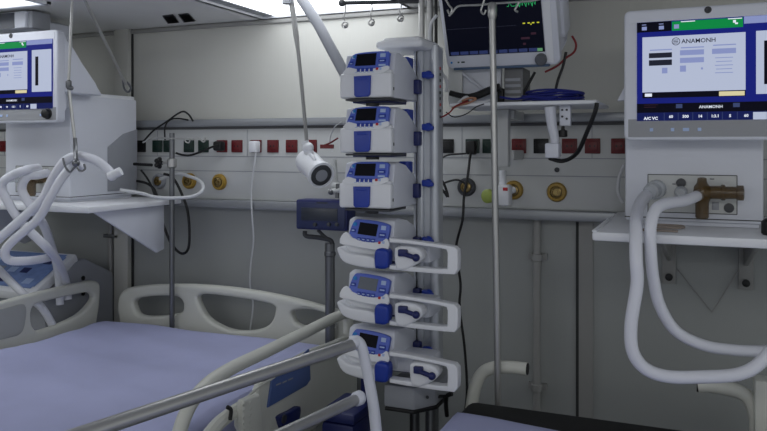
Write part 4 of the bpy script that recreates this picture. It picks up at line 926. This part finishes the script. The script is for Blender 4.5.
# ------------------------------------------------------------------ cords along the wall
GB = 'black cords on the left part of the panel'
cab([(143, 142), (153, 131), (166, 122), (181, 112), (188, 114), (193, 121)], -.05, .0036, CABLE, 'black cord arching highest above the green sockets')
cab([(165, 140), (165, 127), (170, 120), (178, 118.5), (188, 120)], -.04, .003, CABLE, 'thin black cord bending from a green socket to the rail')
o = cab([(176, 153), (183, 155), (191, 155), (204, 150.5), (212, 147), (218, 145.5)], -.05, .0042, CABLE, 'black mains cord plugged into the leftmost of the red sockets beside the drip pole', n='power_cord', cat='cord')
p = onY(221, 145, -.02); obj('plug', MB().box((p.x-.022, -.045, 1.485), (p.x+.015, -.009, 1.522), .008), BLACK, o)
cab([(134, 164), (142, 164.5), (152, 165)], -.10, .006, CABLE, 'thick black hose ending at the drip pole knob')
cab([(137, 181), (148, 184), (156, 193), (161, 217), (171, 243), (182, 253.5), (189, 245), (188, 213), (180, 190), (172, 177), (164, 174)], -.06, .0052, CABLE, 'black hose hanging in a long loop below the gas outlets', n='gas_hose', cat='hose')
cab([(141, 170), (150, 183), (158, 205), (160, 214)], -.045, .004, CABLE, 'black cord beside the looped gas hose')
cab([(120, 190, -.3), (140, 193, -.25), (155, 197, -.22), (175, 198, -.2), (194, 196, -.18), (203, 189, -.15), (200, 181, -.12), (188, 176, -.08), (178, 174, -.06), (160, 179, -.03)], -.15, .0062, WCABLE, 'white hose looping round the left drip pole', n='gas_hose', cat='hose')
o = cab([(256, 152, -.04), (255, 160, -.04), (251.5, 190, -.035), (252, 215, -.035), (253.5, 240, -.02), (251, 262, 0), (250, 285, .01), (253, 305, .01), (250, 330, .01)], -.03, .0032, WCABLE, 'long white cord hanging down the wall behind the left bed', n='power_cord', cat='cord')
p = onY(256, 145, -.02); obj('plug', MB().box((p.x-.017, -.045, 1.480), (p.x+.014, -.009, 1.522), .006), WHITE, o)
cab([(332, 152, -.10), (330, 140, -.10), (334, 128, -.15), (341, 122, -.22)], -.1, .002, WCABLE, 'thin white wire between the lamp and the pumps')
t = tag(obj('cable_tag', MB().tube([onY(a, b, -.1) for a, b in ((322, 146), (330, 143), (338, 138))], .003, 6, 3).box(onY(323, 148, -.1)-Vector((.01, .003, .002)), onY(331, 144.5, -.1)+Vector((.01, .003, .0))), DRED), 'dark red cable end lying left of the second pump', 'cable')
cl = thing('pipe_clamp', 'small metal clamp hanging above the blue display box', 'clamp', onY(336, 196, -.16))
obj('jaw', MB().cyl(onY(334, 160, -.14), onY(336, 183, -.14), .009, 8).ball(onY(336, 186, -.14), .016).cyl(onY(329, 192, -.16), onY(341, 190, -.16), .009, 8), PANEL, cl)
obj('screw', MB().cyl(onY(338, 184, -.16), onY(337, 198, -.16), .007, 8).ball(onY(331, 192, -.165), .010), DSTEEL, cl)
# right-hand cords
o = cab([(472, 151, -.03), (470, 157, -.05), (468, 174, -.06), (464, 197, -.06), (462.5, 220, -.06), (456, 249, -.05), (460.5, 283, -.04), (459.6, 308, -.04), (464.5, 347, -.04), (467, 391, -.04), (464, 430, -.04), (462, 520, -.04)], -.05, .0045, CABLE, 'long black cord hanging down beside the pump tower', n='power_cord', cat='cord')
p = onY(472, 150, -.02); obj('plug', MB().box((p.x-.016, -.045, 1.475), (p.x+.016, -.009, 1.520), .006), BLACK, o)
cab([(442, 158), (448, 155), (458, 154), (467, 153.5)], -.05, .003, CABLE, 'short black cord crossing the green socket beside the tower')
cab([(442, 184), (450, 181), (458, 180), (466, 184)], -.05, .0035, CABLE, 'black hose ending at the grey gas outlet')
cab([(438, 176), (444, 184), (448, 197), (442, 190), (440, 200)], -.06, .0045, CABLE, 'black cord knot right behind the pump tower')
